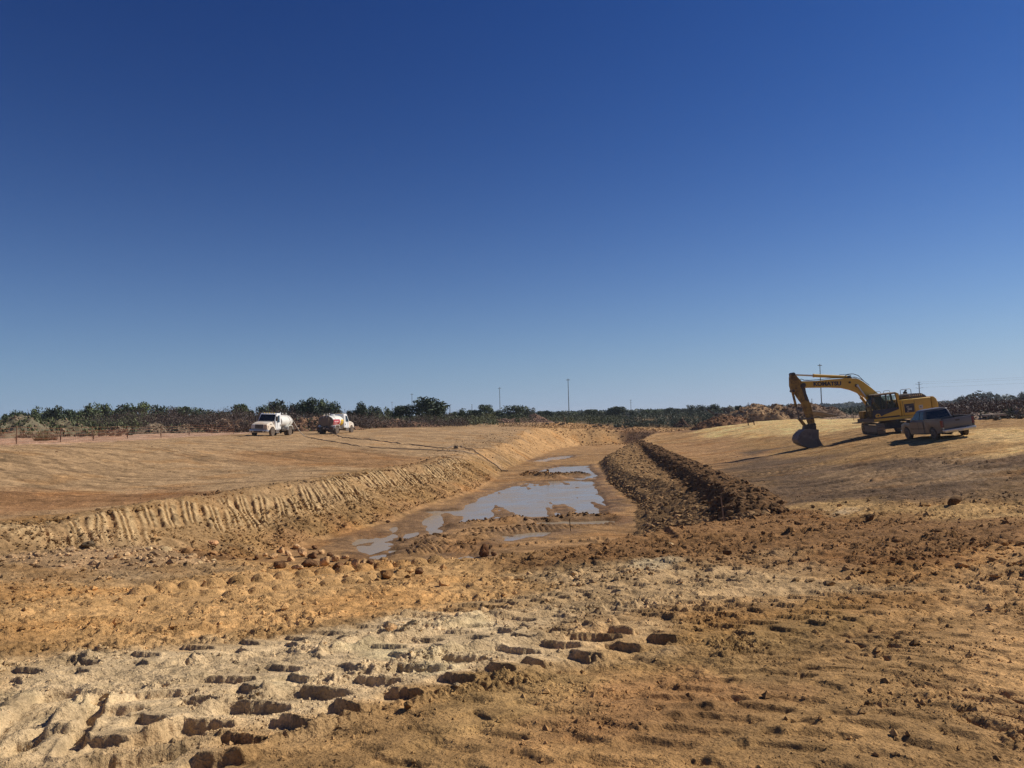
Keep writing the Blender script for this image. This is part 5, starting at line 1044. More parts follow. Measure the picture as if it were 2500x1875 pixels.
        for k, x in enumerate((-.30, -.55)): q = MB(); q.prism([(x, 1.02), (x - .14, .94), (x, .86), (x - .05, .94)], 1.08, 1.09); q.build('arrow_decal', M['lens'], t)
    return t
# first truck faces the camera, second drives away
def place_truck(wx, wy, hx, hy, corner_dx, corner_dy):
    h = Vector((hx, hy, 0)).normalized(); lf = Vector((-h.y, h.x, 0)); cx = wx - h.x * corner_dx - lf.x * corner_dy; cy = wy - h.y * corner_dx - lf.y * corner_dy
    c, f, u = ground_frame(cx, cy, h.x, h.y, 4.4, 2.1); return c, f, u
p1 = W(666.5, 1064.6, 1.28); c1, f1, u1 = place_truck(p1[0], p1[1], -.136, -.99, 2.2, 1.16)
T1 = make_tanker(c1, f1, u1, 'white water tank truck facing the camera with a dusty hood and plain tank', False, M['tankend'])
p2 = W(823.7, 1056.5, 1.30); c2, f2, u2 = place_truck(p2[0], p2[1], .235, .97, -2.2, -1.2)
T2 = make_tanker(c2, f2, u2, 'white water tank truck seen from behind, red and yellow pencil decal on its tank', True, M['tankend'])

# ---------------------------------------------------------------- hoses and the pump
def lay(pts, lift=.04, n=8):
    """ground-following polyline through places given in photo pixels"""
    q = [gp(*p) for p in pts]; out = []
    for i in range(len(q) - 1):
        for k in range(n): a = q[i] + (q[i + 1] - q[i]) * k / n; out.append((a[0], a[1], gz(a[0], a[1]) + lift))
    out.append((q[-1][0], q[-1][1], gz(q[-1][0], q[-1][1]) + lift)); return out
bpy.context.view_layer.update()
def tw(T, x, y, z): return tuple(T.matrix_world @ Vector((x, y, z)))
g1 = lay([(746,1068),(800,1077),(880,1090),(960,1097),(1093,1102),(1146,1107),(1168,1109)])
up1 = [tw(T1, -2.5, 0, 2.5), tw(T1, -2.7, .8, 2.35), tw(T1, -2.8, 1.15, 1.9)]
e = Vector(g1[0]); s_ = Vector(up1[-1])
up1 += [tuple(s_.lerp(e, k / 6) - Vector((0, 0, .25 * math.sin(math.pi * k / 6)))) for k in range(1, 6)]
k = max(1, len(g1) // 8)
hm = MB(); hm.tube(up1 + [g1[0]], .035, 8); hoseA = hm.build('fill_hose', M['hose_pale'], smooth=True, label='pale suction hose hanging from the first water truck and trailing to the pit', cat='hose')
hm = MB(); hm.tube(g1, .04, 8); hm.build('ground_hose', M['hose'], hoseA, smooth=True)
g2 = lay([(838,1068.5),(860,1071),(900,1074),(960,1081),(1048,1092),(1090,1094.5),(1106,1091)])
st = [tw(T2, -2.9, -.42, 2.55), tw(T2, -3.15, -.50, 2.50), tw(T2, -3.25, -.52, 2.2), tw(T2, -3.3, -.52, 1.4), tw(T2, -3.32, -.55, .8), tw(T2, -3.5, -.8, .3)]
hm = MB(); hm.tube(st + g2, .048, 8); hm.build('suction_hose', M['hose'], smooth=True, label='dark hose looping down from the tail of the second water truck to the small pump', cat='hose')
g3 = lay([(1120,1090),(1145,1098),(1163,1107),(1190,1125),(1215,1142),(1240,1152)], .08)
hm = MB(); hm.tube(g3, .042, 8); hm.build('intake_hose', M['hose'], smooth=True, label='dark hose running from the small pump over the bank towards the pond', cat='hose')
pp = gp(1113, 1096); pz = gz(pp[0], pp[1])
t = empty('pump', Matrix.Translation((pp[0], pp[1], pz)), label='small black pump set between the hoses on the edge of the pit', cat='pump'); t.scale = (.65, .65, .65)
m_ = MB(); m_.tube([(-.32,-.25,.05),(.32,-.25,.05),(.32,-.25,.55),(-.32,-.25,.55),(-.32,-.25,.05)], .025, 6); m_.tube([(-.32,.25,.05),(.32,.25,.05),(.32,.25,.55),(-.32,.25,.55),(-.32,.25,.05)], .025, 6); m_.build('pump_frame', M['black'], t)
m_ = MB(); m_.box(-.25, .1, -.18, .18, .1, .48); m_.build('engine', M['darkgrey'], t, bevel=.03); m_ = MB(); m_.lathe([(.1, .1), (.14, .18), (.26, .18), (.30, .08)], (0, 0, .28), 'x', 16); m_.build('pump_housing', M['black'], t, smooth=True)

# ---------------------------------------------------------------- field fence
FP = [(-20,1090),(40,1086),(148,1080),(228,1077),(311,1072),(393,1069),(462,1065),(518,1062),(570,1059)]
t = None; tops = []
fx = [W(a, b, .9 + .17 * (a / 570.)) for a, b in FP]
fx += [W(737, 1050.5, 1.15), W(766, 1049, 1.16), W(800, 1047, 1.17), W(842,1044.5,1.18),W(880,1043,1.18), W(905, 1041.8, 1.19), W(935,1040,1.18), W(955, 1039, 1.18), W(976, 1037.5, 1.18), W(990,1036.6,1.18), W(1005, 1036, 1.17), W(1016,1035.6,1.17), W(1040,1034.8,1.15), W(1060, 1034, 1.15), W(1076,1033.4,1.14), W(1090, 1033, 1.13), W(1108, 1032, 1.12)]
root = empty('wire_fence', Matrix.Translation((fx[4][0], fx[4][1], float(coarse(fx[4][0], fx[4][1])))), label='low sagging wire fence on thin rusty posts along the left haul road', cat='fence')
off = Vector(root.location); bpy.context.view_layer.update()
pos = []
for i, p in enumerate(fx):
    z = gz(p[0], p[1]); h = 1.22 + .06 * math.sin(i * 2.3); lx_ = .07 * math.sin(i * 1.7); ly_ = .05 * math.cos(i * 3.1)
    m_ = MB(); r0 = .035 if i < 9 else .04
    m_.tube([(0, 0, -.3), (lx_, ly_, h)], r0, 6); m_.box(-.05, .05, -.012, .012, .2, .5)
    o = m_.build('post', M['rust'], root); o.location = (p[0] - off.x, p[1] - off.y, z - off.z); pos.append((Vector((p[0], p[1], z)) - off, Vector((lx_, ly_, h)), h))
wm = MB()
for i in range(len(pos) - 1):
    if i == 8: continue
    a, b = pos[i], pos[i + 1]
    for q in (.10, .30, .52, .74, .96):
        P0 = a[0] + a[1] * q; P1 = b[0] + b[1] * q; wm.tube([P0, P0.lerp(P1, .5) - Vector((0, 0, .04 + .03 * math.sin(i + q * 9))), P1], .007 if i < 9 else .016, 3, False)
    if i < 4 or i >= 16:
        L = (b[0] - a[0]).length; nn = int(L / (.18 if i < 4 else .5))
        for k in range(1, nn): c_ = a[0].lerp(b[0], k / nn); wm.tube([c_ + Vector((0, 0, .06)), c_ + Vector((0, 0, 1.12 - .25 * abs(math.sin(i + k * .7))))], .006 if i < 4 else .02, 3, False)
wm.build('wire', M['mesh'], root, kind='stuff')

# ---------------------------------------------------------------- survey laths
def lath(px, py, h, label, mat='lath', tilt=.1, w=.028):
    p = gp(px, py); z = gz(p[0], p[1]); m_ = MB(); m_.hexa([(-w,-.006,-.15),(w,-.006,-.15),(w,.006,-.15),(-w,.006,-.15),(-w+tilt*h,-.006,h),(w+tilt*h,-.006,h),(w+tilt*h,.006,h),(-w+tilt*h,.006,h)])
    m_.hexa([(-w+tilt*h,-.006,h),(w+tilt*h,-.006,h),(w+tilt*h,.006,h),(-w+tilt*h,.006,h),(-.004+tilt*h,-.004,h+.05),(.004+tilt*h,-.004,h+.05),(.004+tilt*h,.004,h+.05),(-.004+tilt*h,.004,h+.05)])
    o = m_.build('survey_stake', M[mat], label=label, cat='stake'); o.location = (p[0], p[1], z); return o
lath(1394, 1297, .52, 'dark thin stake leaning at the near end of the pond', 'lathdark', -.10, .018)
lath(1769, 1277, .62, 'pale thin stake leaning on the near end of the spoil ridge', 'lath', -.10, .014)
lath(1379, 1037, 1.6, 'pale stake standing on the far edge of the plateau', 'lath', 0, .07)

# ---------------------------------------------------------------- small frame standing on the far slope
p = gp(1834, 1038); z = gz(p[0], p[1])
t = empty('barricade', Matrix.Translation((p[0], p[1], z)), label='small dark frame on two legs standing in front of the dirt mound', cat='barricade')
m_ = MB(); m_.box(-.55, .35, -.05, .05, .35, .85); m_.box(-.15, .4, -.3, .05, .5, 1.0); m_.build('board', M['darkgrey'], t, bevel=.02)
for x in (-.48, .32): m_ = MB(); m_.hexa([(x-.06,-.35,0),(x+.06,-.35,0),(x+.06,-.25,0),(x-.06,-.25,0),(x-.05,-.03,1.0),(x+.05,-.03,1.0),(x+.05,.03,1.0),(x-.05,.03,1.0)]); m_.build('leg', M['rust'], t)

# ================================================================ far structures
def hor(px): return 1020 - .028 * (px - 1250)
def mast(px, ytop, Y, label, lean=0, group='high lighting masts beyond the trees'):
    b = WY(px, hor(px), Y); top = WY(px, ytop, Y); H = top[2] + .2; gzz = float(coarse(b[0], b[1])); H = top[2] - gzz
    t = empty('light_mast', Matrix.Translation((b[0], b[1], gzz)), label=label, cat='light mast', group=group)
    m_ = MB(); m_.tube([(0, 0, 0), (0, 0, H)], [.50, .26], 10); m_.build('pole', M['mast'], t, smooth=True)
    m_ = MB(); m_.lathe([(H - .9, .9), (H - .75, .9)], (0, 0, 0), 'z', 12); m_.lathe([(H - .2, .35), (H + .3, .2)], (0, 0, 0), 'z', 8)
    for k in range(8):
        a = k * math.pi / 4; m_.tube([(0, 0, H - .6), (1.1 * math.cos(a), 1.1 * math.sin(a), H - .75)], .08, 5)
    m_.build('ring', M['mast'], t)
    for k in range(8): a = k * math.pi / 4; l = MB(); l.lathe([(-1.25, .42), (-1.0, .36), (-.7, .15)], (1.45 * math.cos(a), 1.45 * math.sin(a), H), 'z', 8); l.build('lamp_head', M['mast'], t)
mast(1389.5, 925, 730, 'tall light mast standing alone above the trees left of the far pit end')
mast(1221.5, 946, 890, 'second tall light mast, thinner, between the round tree and the alone one')
mast(2006.5, 889, 605, 'tallest light mast, crossing behind the excavator boom')
mast(1007, 961, 1010, 'short light mast rising just left of the big round tree top')
mast(958, 981, 1400, 'tiny far light mast left of the big round tree')
mast(1101, 987, 1700, 'tiny far light mast right of the big round tree')
def monopole(px, ytop, Y, label, r, arms, cat='utility pole', kind='utility_pole'):
    b = WY(px, hor(px), Y); top = WY(px, ytop, Y); g0 = float(coarse(b[0], b[1])); H = top[2] - g0
    t = empty(kind, Matrix.Translation((b[0], b[1], g0)), label=label, cat=cat)
    m_ = MB(); m_.tube([(0, 0, 0), (0, 0, H)], [r * 1.3, r * .8], 8); m_.build('pole', M['mast'], t, smooth=True)
    for (dz, w) in arms:
        m_ = MB(); m_.tube([(-w, 0, H - dz + .12 * w), (-w * .5, 0, H - dz + .02 * w), (0, 0, H - dz - .1 * w), (w * .5, 0, H - dz + .02 * w), (w, 0, H - dz + .12 * w)], max(.07, r * .35), 5); m_.build('cross_arm', M['mast'], t)
    return t, H, b
pw, PH, pb = monopole(2246.5, 932, 700, 'steel transmission pole with curved cross arms behind the excavator engine cover', .42, [(.6, 1.6), (2.3, 3.4), (5.8, 3.4)])
monopole(1983, 973, 520, 'short dark pole with side arms seen under the excavator boom', .20, [(2.4, 1.2), (5.0, 1.0)])
monopole(1541, 976, 900, 'slim phone tower with two rings of antennas over the far trees', .28, [(.3, 1.2), (.9, 1.4), (3.4, 1.4)], 'phone tower', 'phone_tower')
monopole(1827.5, 981, 520, 'thin far pole rising out of the bushes above the dirt mound', .12, [(1.2, .8)])
monopole(1153, 987, 600, 'dark wooden pole sticking up above the trees beside the second mast', .20, [(.3, .5)])
monopole(1083, 992, 1100, 'slim far pole left of the lattice pylon', .28, [(.3, .5)])
monopole(1098.5, 992, 1100, 'thicker far pole right of the lattice pylon', .40, [(.3, .5)])
b = WY(1089, hor(1089), 1300); H = WY(1089, 1000, 1300)[2] - 1.0
t = empty('pylon', Matrix.Translation((b[0], b[1], float(coarse(b[0], b[1])))), label='small far lattice pylon between the two slim poles', cat='pylon')
m_ = MB()
for sx in (-1, 1):
    for sy in (-1, 1): m_.tube([(sx * 1.8, sy * 1.8, 0), (sx * .4, sy * .4, H)], .22, 4)
for k in range(6): z0, z1 = H * k / 6, H * (k + 1) / 6; w0, w1 = 1.8 - 1.4 * k / 6, 1.8 - 1.4 * (k + 1) / 6; m_.tube([(-w0, -w0, z0), (w1, -w1, z1)], .14, 4); m_.tube([(w0, -w0, z0), (-w1, -w1, z1)], .14, 4)
m_.build('lattice', M['mast'], t)
for dz, w in ((1.5, 3.2), (4.0, 4.0)): m_ = MB(); m_.tube([(-w, 0, H - dz), (w, 0, H - dz)], .2, 4); m_.build('cross_arm', M['mast'], t)
# power lines run from the steel pole out of the frame to the right
for k, (dz, w) in enumerate(((.3, 1.6), (2.0, 3.4), (5.5, 3.4))):
    m_ = MB(); z0 = pb[2] * 0 + PH - dz + .9; P0 = Vector((pb[0] + w, pb[1], z0)); P1 = Vector((pb[0] + 260, pb[1] - 60, z0 + 5.5)); m_.tube([P0.lerp(P1, q / 10) - Vector((0, 0, 4 * 4 * .25 * (q / 10) * (1 - q / 10))) for q in range(11)], .05, 4)
    m_.build('power_line', M['mast'], label=['topmost', 'middle', 'lowest'][k] + ' thin power line leaving the steel transmission pole to the right', cat='power line')

# ================================================================ vegetation
def crown_mesh(name, seed, mat, nblob=14, nleaf=900, leaf=.30, wx=1.0, hz=.8, low=.0, sparse=1.0):
    """unit crown: radius ~1 wide, base at z=0, top at z~2*hz ; many leaf-sized faces on uneven clumps"""
    r = np.random.default_rng(seed); B = []
    for i in range(nblob):
        a = r.random() * 6.283; q = r.random() ** .6; z = low + r.random() ** .9; w = math.sin(math.pi * min(.93, .25 + .62 * z)) ** .7
        B.append((q * w * .72 * math.cos(a), q * w * .72 * math.sin(a), (.22 + 1.45 * z) * hz, .24 + .22 * r.random()))
    B = np.array(B); k = r.integers(0, nblob, nleaf); d = r.normal(size=(nleaf, 3)); d /= np.linalg.norm(d, axis=1)[:, None]
    P = B[k, :3] + d * B[k, 3:4] * (.55 + .5 * r.random((nleaf, 1)) * sparse) * np.array([wx, wx, .85])
    n = d * .6 + r.normal(size=(nleaf, 3)) * .6; n /= np.linalg.norm(n, axis=1)[:, None]; t_ = np.cross(n, r.normal(size=(nleaf, 3))); t_ /= np.linalg.norm(t_, axis=1)[:, None]; b_ = np.cross(n, t_)
    s = leaf * (.5 + .8 * r.random((nleaf, 1))); V = np.stack([P - t_ * s * .5, P - b_ * s * .32 + t_ * s * .1, P + t_ * s * .5, P + b_ * s * .32], 1).reshape(-1, 3)
    F_ = np.arange(nleaf * 4).reshape(-1, 4); me_o = npmesh(name, V, F_, mat, None, False); COL.objects.unlink(me_o); return me_o.data
def trunk_mesh(seed):
    r = np.random.default_rng(seed); m_ = MB(); m_.tube([(0, 0, -.15), (.02, .01, .35), (.03, .0, .8), (0, .03, 1.25)], [.075, .055, .04, .015], 7)
    for i in range(6):
        a = r.random() * 6.28; z = .2 + .5 * r.random(); e = .45 + .25 * r.random(); m_.tube([(.02, 0, z), (e * .5 * math.cos(a), e * .5 * math.sin(a), z + .30), (e * math.cos(a), e * math.sin(a), z + .65)], [.035, .022, .008], 5)
    o = m_.build('trunk', M['bark'], None); COL.objects.unlink(o); return o.data
CM = {'dark': [crown_mesh('crown', s, M['leaf_dark'], 20, 2600, .14) for s in (1, 2, 3)], 'green': [crown_mesh('crown', s, M['leaf'], 17, 2200, .14, sparse=1.3) for s in (4, 5, 6)],
      'grey': [crown_mesh('crown', s, M['leaf_grey'], 11, 800, .16, sparse=1.6) for s in (7, 8)], 'pine': [crown_mesh('crown', s, M['leaf_dark'], 12, 900, .16, wx=.9, hz=.85, low=.15) for s in (9, 10)],
      'far': [crown_mesh('crown', s, M['leaf_far'], 12, 700, .22) for s in (11, 12)], 'twig': [crown_mesh('crown', s, M['twig'], 12, 900, .15, sparse=2) for s in (13, 14)]}
TMs = [trunk_mesh(s) for s in (1, 2)]; ti = 0
def tree(px, ytop, wpx, Y, kind, label, group='trees beyond the site'):
    """crown top at photo (px,ytop), crown wpx photo pixels wide, Y metres away"""
    global ti; ti += 1
    top = WY(px, ytop, Y); g0 = float(coarse(top[0], top[1])); H = top[2] - g0; Wd = wpx / FPX * Y / 2 * 1.0
    t = empty('tree', Matrix.Translation((top[0], top[1], g0)), label=label, cat='tree', group=group)
    me = CM[kind][ti % len(CM[kind])]; c = bpy.data.objects.new('crown', me); COL.objects.link(c); c.parent = t
    z0 = H * (.10 if kind != 'pine' else .30); c.location = (0, 0, z0); c.scale = (Wd / .88, Wd / .88, (H - z0) / 1.50); c.rotation_euler = (0, 0, ti * 2.39996)
    k = bpy.data.objects.new('trunk', TMs[ti % 2]); COL.objects.link(k); k.parent = t; k.scale = (Wd * 1.0, Wd * 1.0, H / 1.35); return t
def R3(x, y): return x / 3.456, 930 + y / 3.456
def R2(x, y): return 580 + x / 6.9125, 960 + y / 6.9125
def R4(x, y): return 880 + x / 3.568, 900 + y / 3.568
def R5(x, y): return 1400 + x / 4.02, 900 + y / 4.02
def R1(x, y): return 1850 + x / 3.687, 860 + y / 3.687
TREES = [ # zoom, x, y of top, width, distance, kind, label
 (R3,-90,290,150,150,'dark','dark low tree cut by the left edge of the picture'),
 (R3,60,272,110,150,'dark','small dark tree at the far left end of the tree line'),
 (R3,135,246,120,155,'dark','dark tree beside the pale green one at the far left'),
 (R3,275,230,145,140,'green','pale green round tree near the left edge, in front of its darker neighbours'),
 (R3,200,262,110,165,'dark','dark tree half hidden behind the pale green round tree'),
 (R3,380,245,70,170,'dark','little dark tree top between the pale green tree and the domed one'),
 (R3,455,214,150,165,'dark','dark domed tree standing clear of the left tree line'),
 (R3,585,232,120,170,'dark','flat topped dark tree right of the domed one'),
 (R3,690,236,100,160,'dark','low dark tree between the flat topped tree and the broad one'),
 (R3,760,197,180,150,'green','broad green tree above the left rubble heaps'),
 (R3,870,192,130,155,'green','green tree with a pointed top next to the broad green tree'),
 (R3,960,235,110,165,'dark','low dark tree in the dip of the left tree line'),
 (R3,1080,195,210,160,'dark','wide dark tree left of the highest left tree'),
 (R3,1220,180,180,150,'green','highest tree of the left tree line, ragged and green'),
 (R3,1350,200,150,155,'dark','dark rounded tree right of the highest left tree'),
 (R3,1440,228,90,170,'twig','bare brownish tree behind the brown brush'),
 (R3,1540,208,170,180,'dark','dark oval tree standing above the brown brush'),
 (R3,1680,222,120,190,'dark','small dark tree right of the oval one'),
 (R3,1790,245,140,200,'dark','low flat tree far behind the brush left of the first truck'),
 (R3,1880,250,120,210,'dark','low dark tree top left of the antler shaped one'),
 (R3,2035,205,150,150,'green','bright green tree with bare antler like branches left of the first truck'),
 (R2,60,205,180,130,'green','open green tree just left of the first truck windshield'),
 (R2,215,268,130,170,'dark','small round dark tree top over the first truck hood'),
 (R2,420,200,260,125,'dark','left shoulder tree of the big clump behind the first truck'),
 (R2,640,118,330,130,'dark','tall dark tree right behind the cab of the first truck'),
 (R2,760,200,160,125,'dark','right shoulder tree of the clump behind the first truck'),
 (R2,960,155,230,140,'dark','dark open crowned tree between the two trucks'),
 (R2,1180,85,330,135,'dark','tallest tree of the clump between the two trucks'),
 (R2,1370,98,260,138,'green','round green tree right of the tallest one between the trucks'),
 (R2,1590,132,230,135,'dark','tree with a bushy top behind the tail of the second truck'),
 (R2,1700,300,160,150,'dark','low round tree over the second truck cab'),
 (R2,1480,240,260,150,'twig','brown half bare tree above the second truck tank'),
 (R2,1930,300,220,150,'green','low green tree right above the second truck hood'),
 (R2,2095,150,190,150,'dark','slender tree with a heart shaped top right of the second truck'),
 (R4,45,340,90,160,'green','small green tree right beside the slender heart shaped one'),
 (R4,125,323,120,165,'dark','dark tree with two tips left of the big round tree'),
 (R4,245,340,80,165,'green','small pale green tree top left of the big round tree'),
 (R4,345,314,130,150,'dark','dark tree touching the left side of the big round tree'),
 (R4,410,312,90,150,'grey','greyish thin tree in front of the big round tree'),
 (R4,590,250,285,150,'dark','big round dome shaped tree in the middle of the tree line'),
 (R4,690,330,90,155,'dark','small dark tree on the right flank of the big round tree'),
 (R4,770,395,110,200,'twig','brown low bush tree in the gap right of the big round tree'),
 (R4,868,352,110,190,'green','pale green tree opening the group right of the gap'),
 (R4,985,355,150,190,'dark','dark spreading tree left of the second light mast'),
 (R4,1085,320,140,190,'green','pointed green tree beside the second light mast'),
 (R4,1185,362,110,200,'dark','dark tree at the foot of the second light mast'),
 (R4,1325,320,210,190,'green','broad bright green tree right of the second light mast'),
 (R4,1467,333,100,200,'grey','light green narrow tree between the two big light masts'),
 (R4,1530,378,100,220,'dark','low dark tree right of the light green narrow tree'),
 (R4,1610,362,150,230,'dark','dark flat tree left of the tall lone light mast'),
 (R4,1740,366,120,240,'dark','dark tree just left of the lone light mast foot'),
 (R4,1870,372,130,250,'green','green tree at the foot of the lone light mast'),
 (R4,1990,352,90,230,'dark','small dark pointed tree right of the lone light mast'),
 (R4,2090,362,90,240,'grey','thin greyish tree in the far middle of the tree line'),
 (R4,2200,342,110,230,'dark','dark tree where the far pit end begins'),
 (R5,150,398,60,230,'dark','dark little conical tree above the dark rubble band'),
 (R5,215,405,80,240,'green','small green tree right of the little conical one'),
 (R5,330,425,110,260,'dark','low dark tree left of the mid sized far tree'),
 (R5,425,365,150,230,'dark','mid sized dark tree left of the phone tower'),
 (R5,490,375,60,235,'grey','thin ragged tree leaning against the mid sized dark tree'),
 (R5,580,415,80,220,'dark','small dark fir like tree in front of the phone tower foot'),
 (R5,720,402,170,280,'green','wide pale green tree right of the phone tower'),
 (R5,840,405,140,280,'green','second pale green tree right of the phone tower, darker at its foot'),
 (R5,940,382,90,230,'dark','pointed dark tree in the far right of the plateau'),
 (R5,1015,390,60,230,'dark','thin dark tree beside the pointed one'),
 (R5,1075,385,60,250,'grey','small grey tree left of the pale greyish ones'),
 (R5,1150,355,110,240,'grey','pale greyish tree with an open crown over the hazy brush'),
 (R5,1250,350,120,240,'grey','second pale greyish tree left of the dark round one'),
 (R5,1370,345,95,230,'dark','dark round tree standing alone above the hazy brush'),
 (R5,1450,395,110,240,'dark','low dark tree left of the far excavator arm'),
 (R5,1625,357,80,200,'dark','dark small tree on the left shoulder of the dirt mound'),
 (R5,1725,360,110,200,'twig','bare brown tree top behind the dirt mound crest'),
 (R1,1720,435,110,620,'far','low hazy tree just left of the big right hand trees'),
 (R1,1890,375,180,420,'far','hazy domed tree with dust rising before it'),
 (R1,2045,352,190,400,'far','tallest hazy tree at the right, flat topped'),
 (R1,2150,375,100,410,'far','hazy tree right of the flat topped one'),
 (R1,2210,382,130,420,'far','hazy tree in the group close to the right edge'),
 (R1,2310,385,130,430,'far','hazy tree second from the right edge'),
 (R1,2400,350,120,400,'far','hazy tree cut off by the right edge of the picture'),
 (R1,1800,455,110,300,'dark','dark shrub like tree in front of the hazy domed tree'),
]
for fn, x, y, w, Y, kind, lab in TREES:
    a, b = fn(x, y); sc_ = {R3: 3.456, R2: 6.9125, R4: 3.568, R5: 4.02, R1: 3.687}[fn]; tree(a, b, w / sc_ * 1.25, Y, kind, lab)

# brush: dense twiggy undergrowth in front of and between the trees
def brush(name, segs, n, mats, label, leaf=.3, h0=1.0):
    """segs: list of (photo x0, x1, Y0, Y1, height)"""
    V = []; r = rng
    for (x0, x1, Y0, Y1, hh, dens) in segs:
        nb = max(8, int(n * dens / 90)); bx = x0 + (x1 - x0) * r.random(nb); bY = Y0 + (Y1 - Y0) * r.random(nb); bh = hh * (.45 + .65 * r.random(nb)) * (.75 + .5 * np.clip(pn(bx * .02, bY * 0, 180) + .3, -.5, 1)); bw = bh * (.7 + .7 * r.random(nb))
        m = int(n * dens * 2.2); k = r.integers(0, nb, m); a = r.random(m) * 6.283; ph = r.random(m); q = np.sqrt(r.random(m)) * (1 - .25 * ph)
        X = (bx[k] - 1250) / FPX * bY[k] + bw[k] * q * np.cos(a); Y = bY[k] + bw[k] * q * np.sin(a); z = coarse((bx - 1250) / FPX * bY, bY)[k] + bh[k] * (1 - q ** 2) ** .5 * (.25 + .75 * ph) * 1.0
        s = leaf * (.35 + .9 * r.random(m)); d = r.normal(size=(m, 3)) * np.array([.6, .6, 1.0]); d /= np.linalg.norm(d, axis=1)[:, None]; e = np.cross(d, r.normal(size=(m, 3))); e /= np.linalg.norm(e, axis=1)[:, None]; P = np.stack([X, Y, z], 1); wd = (.10 + .38 * r.random(m) ** 2)[:, None]
        V.append(np.stack([P - d * (s * .5)[:, None], P + e * s[:, None] * wd, P + d * (s * .6)[:, None]], 1).reshape(-1, 3))
    V = np.concatenate(V); F_ = np.arange(len(V)).reshape(-1, 3); return npmesh(name, V, F_, mats, None, False, label=label, kind='stuff')
brush('undergrowth', [(215,430,112,130,3.9,.36),(420,700,108,128,3.9,.42),(700,900,118,130,3.4,.30),(880,1140,125,150,2.2,.22)], 62000, M['twig'], 'tangled bare brown brush below the trees on the left', .28)
brush('undergrowth', [(-60,330,108,125,3.0,.38),(600,1200,128,160,2.6,.4),(1080,1500,165,220,2.6,.3)], 30000, M['weed'], 'dull green undergrowth between the trees on the left', .42)
brush('undergrowth', [(1180,1850,185,250,2.6,.5),(1500,1820,150,190,1.4,.2),(1850,2160,150,230,1.9,.35)], 32000, M['leaf_grey'], 'greyish green scrub across the far side of the pit', .5)
brush('undergrowth', [(2240,2620,84,120,2.1,.6),(2200,2560,130,180,2.6,.4)], 30000, M['twig_red'], 'reddish brown dry brush behind the pickup truck', .36)
brush('dry_grass', [(-60,330,88,112,.55,.35),(1300,1900,145,175,.5,.25),(2250,2600,70,84,.5,.3),(1950,2300,112,140,.6,.2)], 20000, M['dry'], 'dry yellowish grass and weeds around the rubble', .3)
# far woods on the horizon
def woods(segs, label):
    V = []; r = rng
    for (x0, x1, Y0, hh, n) in segs:
        px = x0 + (x1 - x0) * r.random(n); Y = Y0 * (1 + .12 * r.random(n)); X = (px - 1250) / FPX * Y; hump = np.abs(pn(px * .035, px * 0, 190)) * .45 + np.abs(pn(px * .12, px * 0, 191)) * .35
        z = coarse(X, Y) + hh * (.60 + hump) * r.random(n) ** .6; s = Y0 * .0030 * (.5 + r.random(n)); d = r.normal(size=(n, 3)); d /= np.linalg.norm(d, axis=1)[:, None]; e = np.cross(d, r.normal(size=(n, 3))); e /= np.linalg.norm(e, axis=1)[:, None]; P = np.stack([X, Y, z], 1)
        V.append(np.stack([P - d * s[:, None], P + e * (s * .7)[:, None], P + d * s[:, None], P - e * (s * .7)[:, None]], 1).reshape(-1, 3))
    V = np.concatenate(V); npmesh('woods', V, np.arange(len(V)).reshape(-1, 4), M['leaf_far'], None, False, label=label, kind='stuff')
woods([(-100,700,420,4.2,9000),(600,1300,480,4.4,9000),(1100,1960,620,4.3,12000),(1880,2160,800,6.5,6000),(2150,2600,900,6.5,4500),(1400,1900,1100,7.5,6000)], 'far dark woods running along the whole horizon')

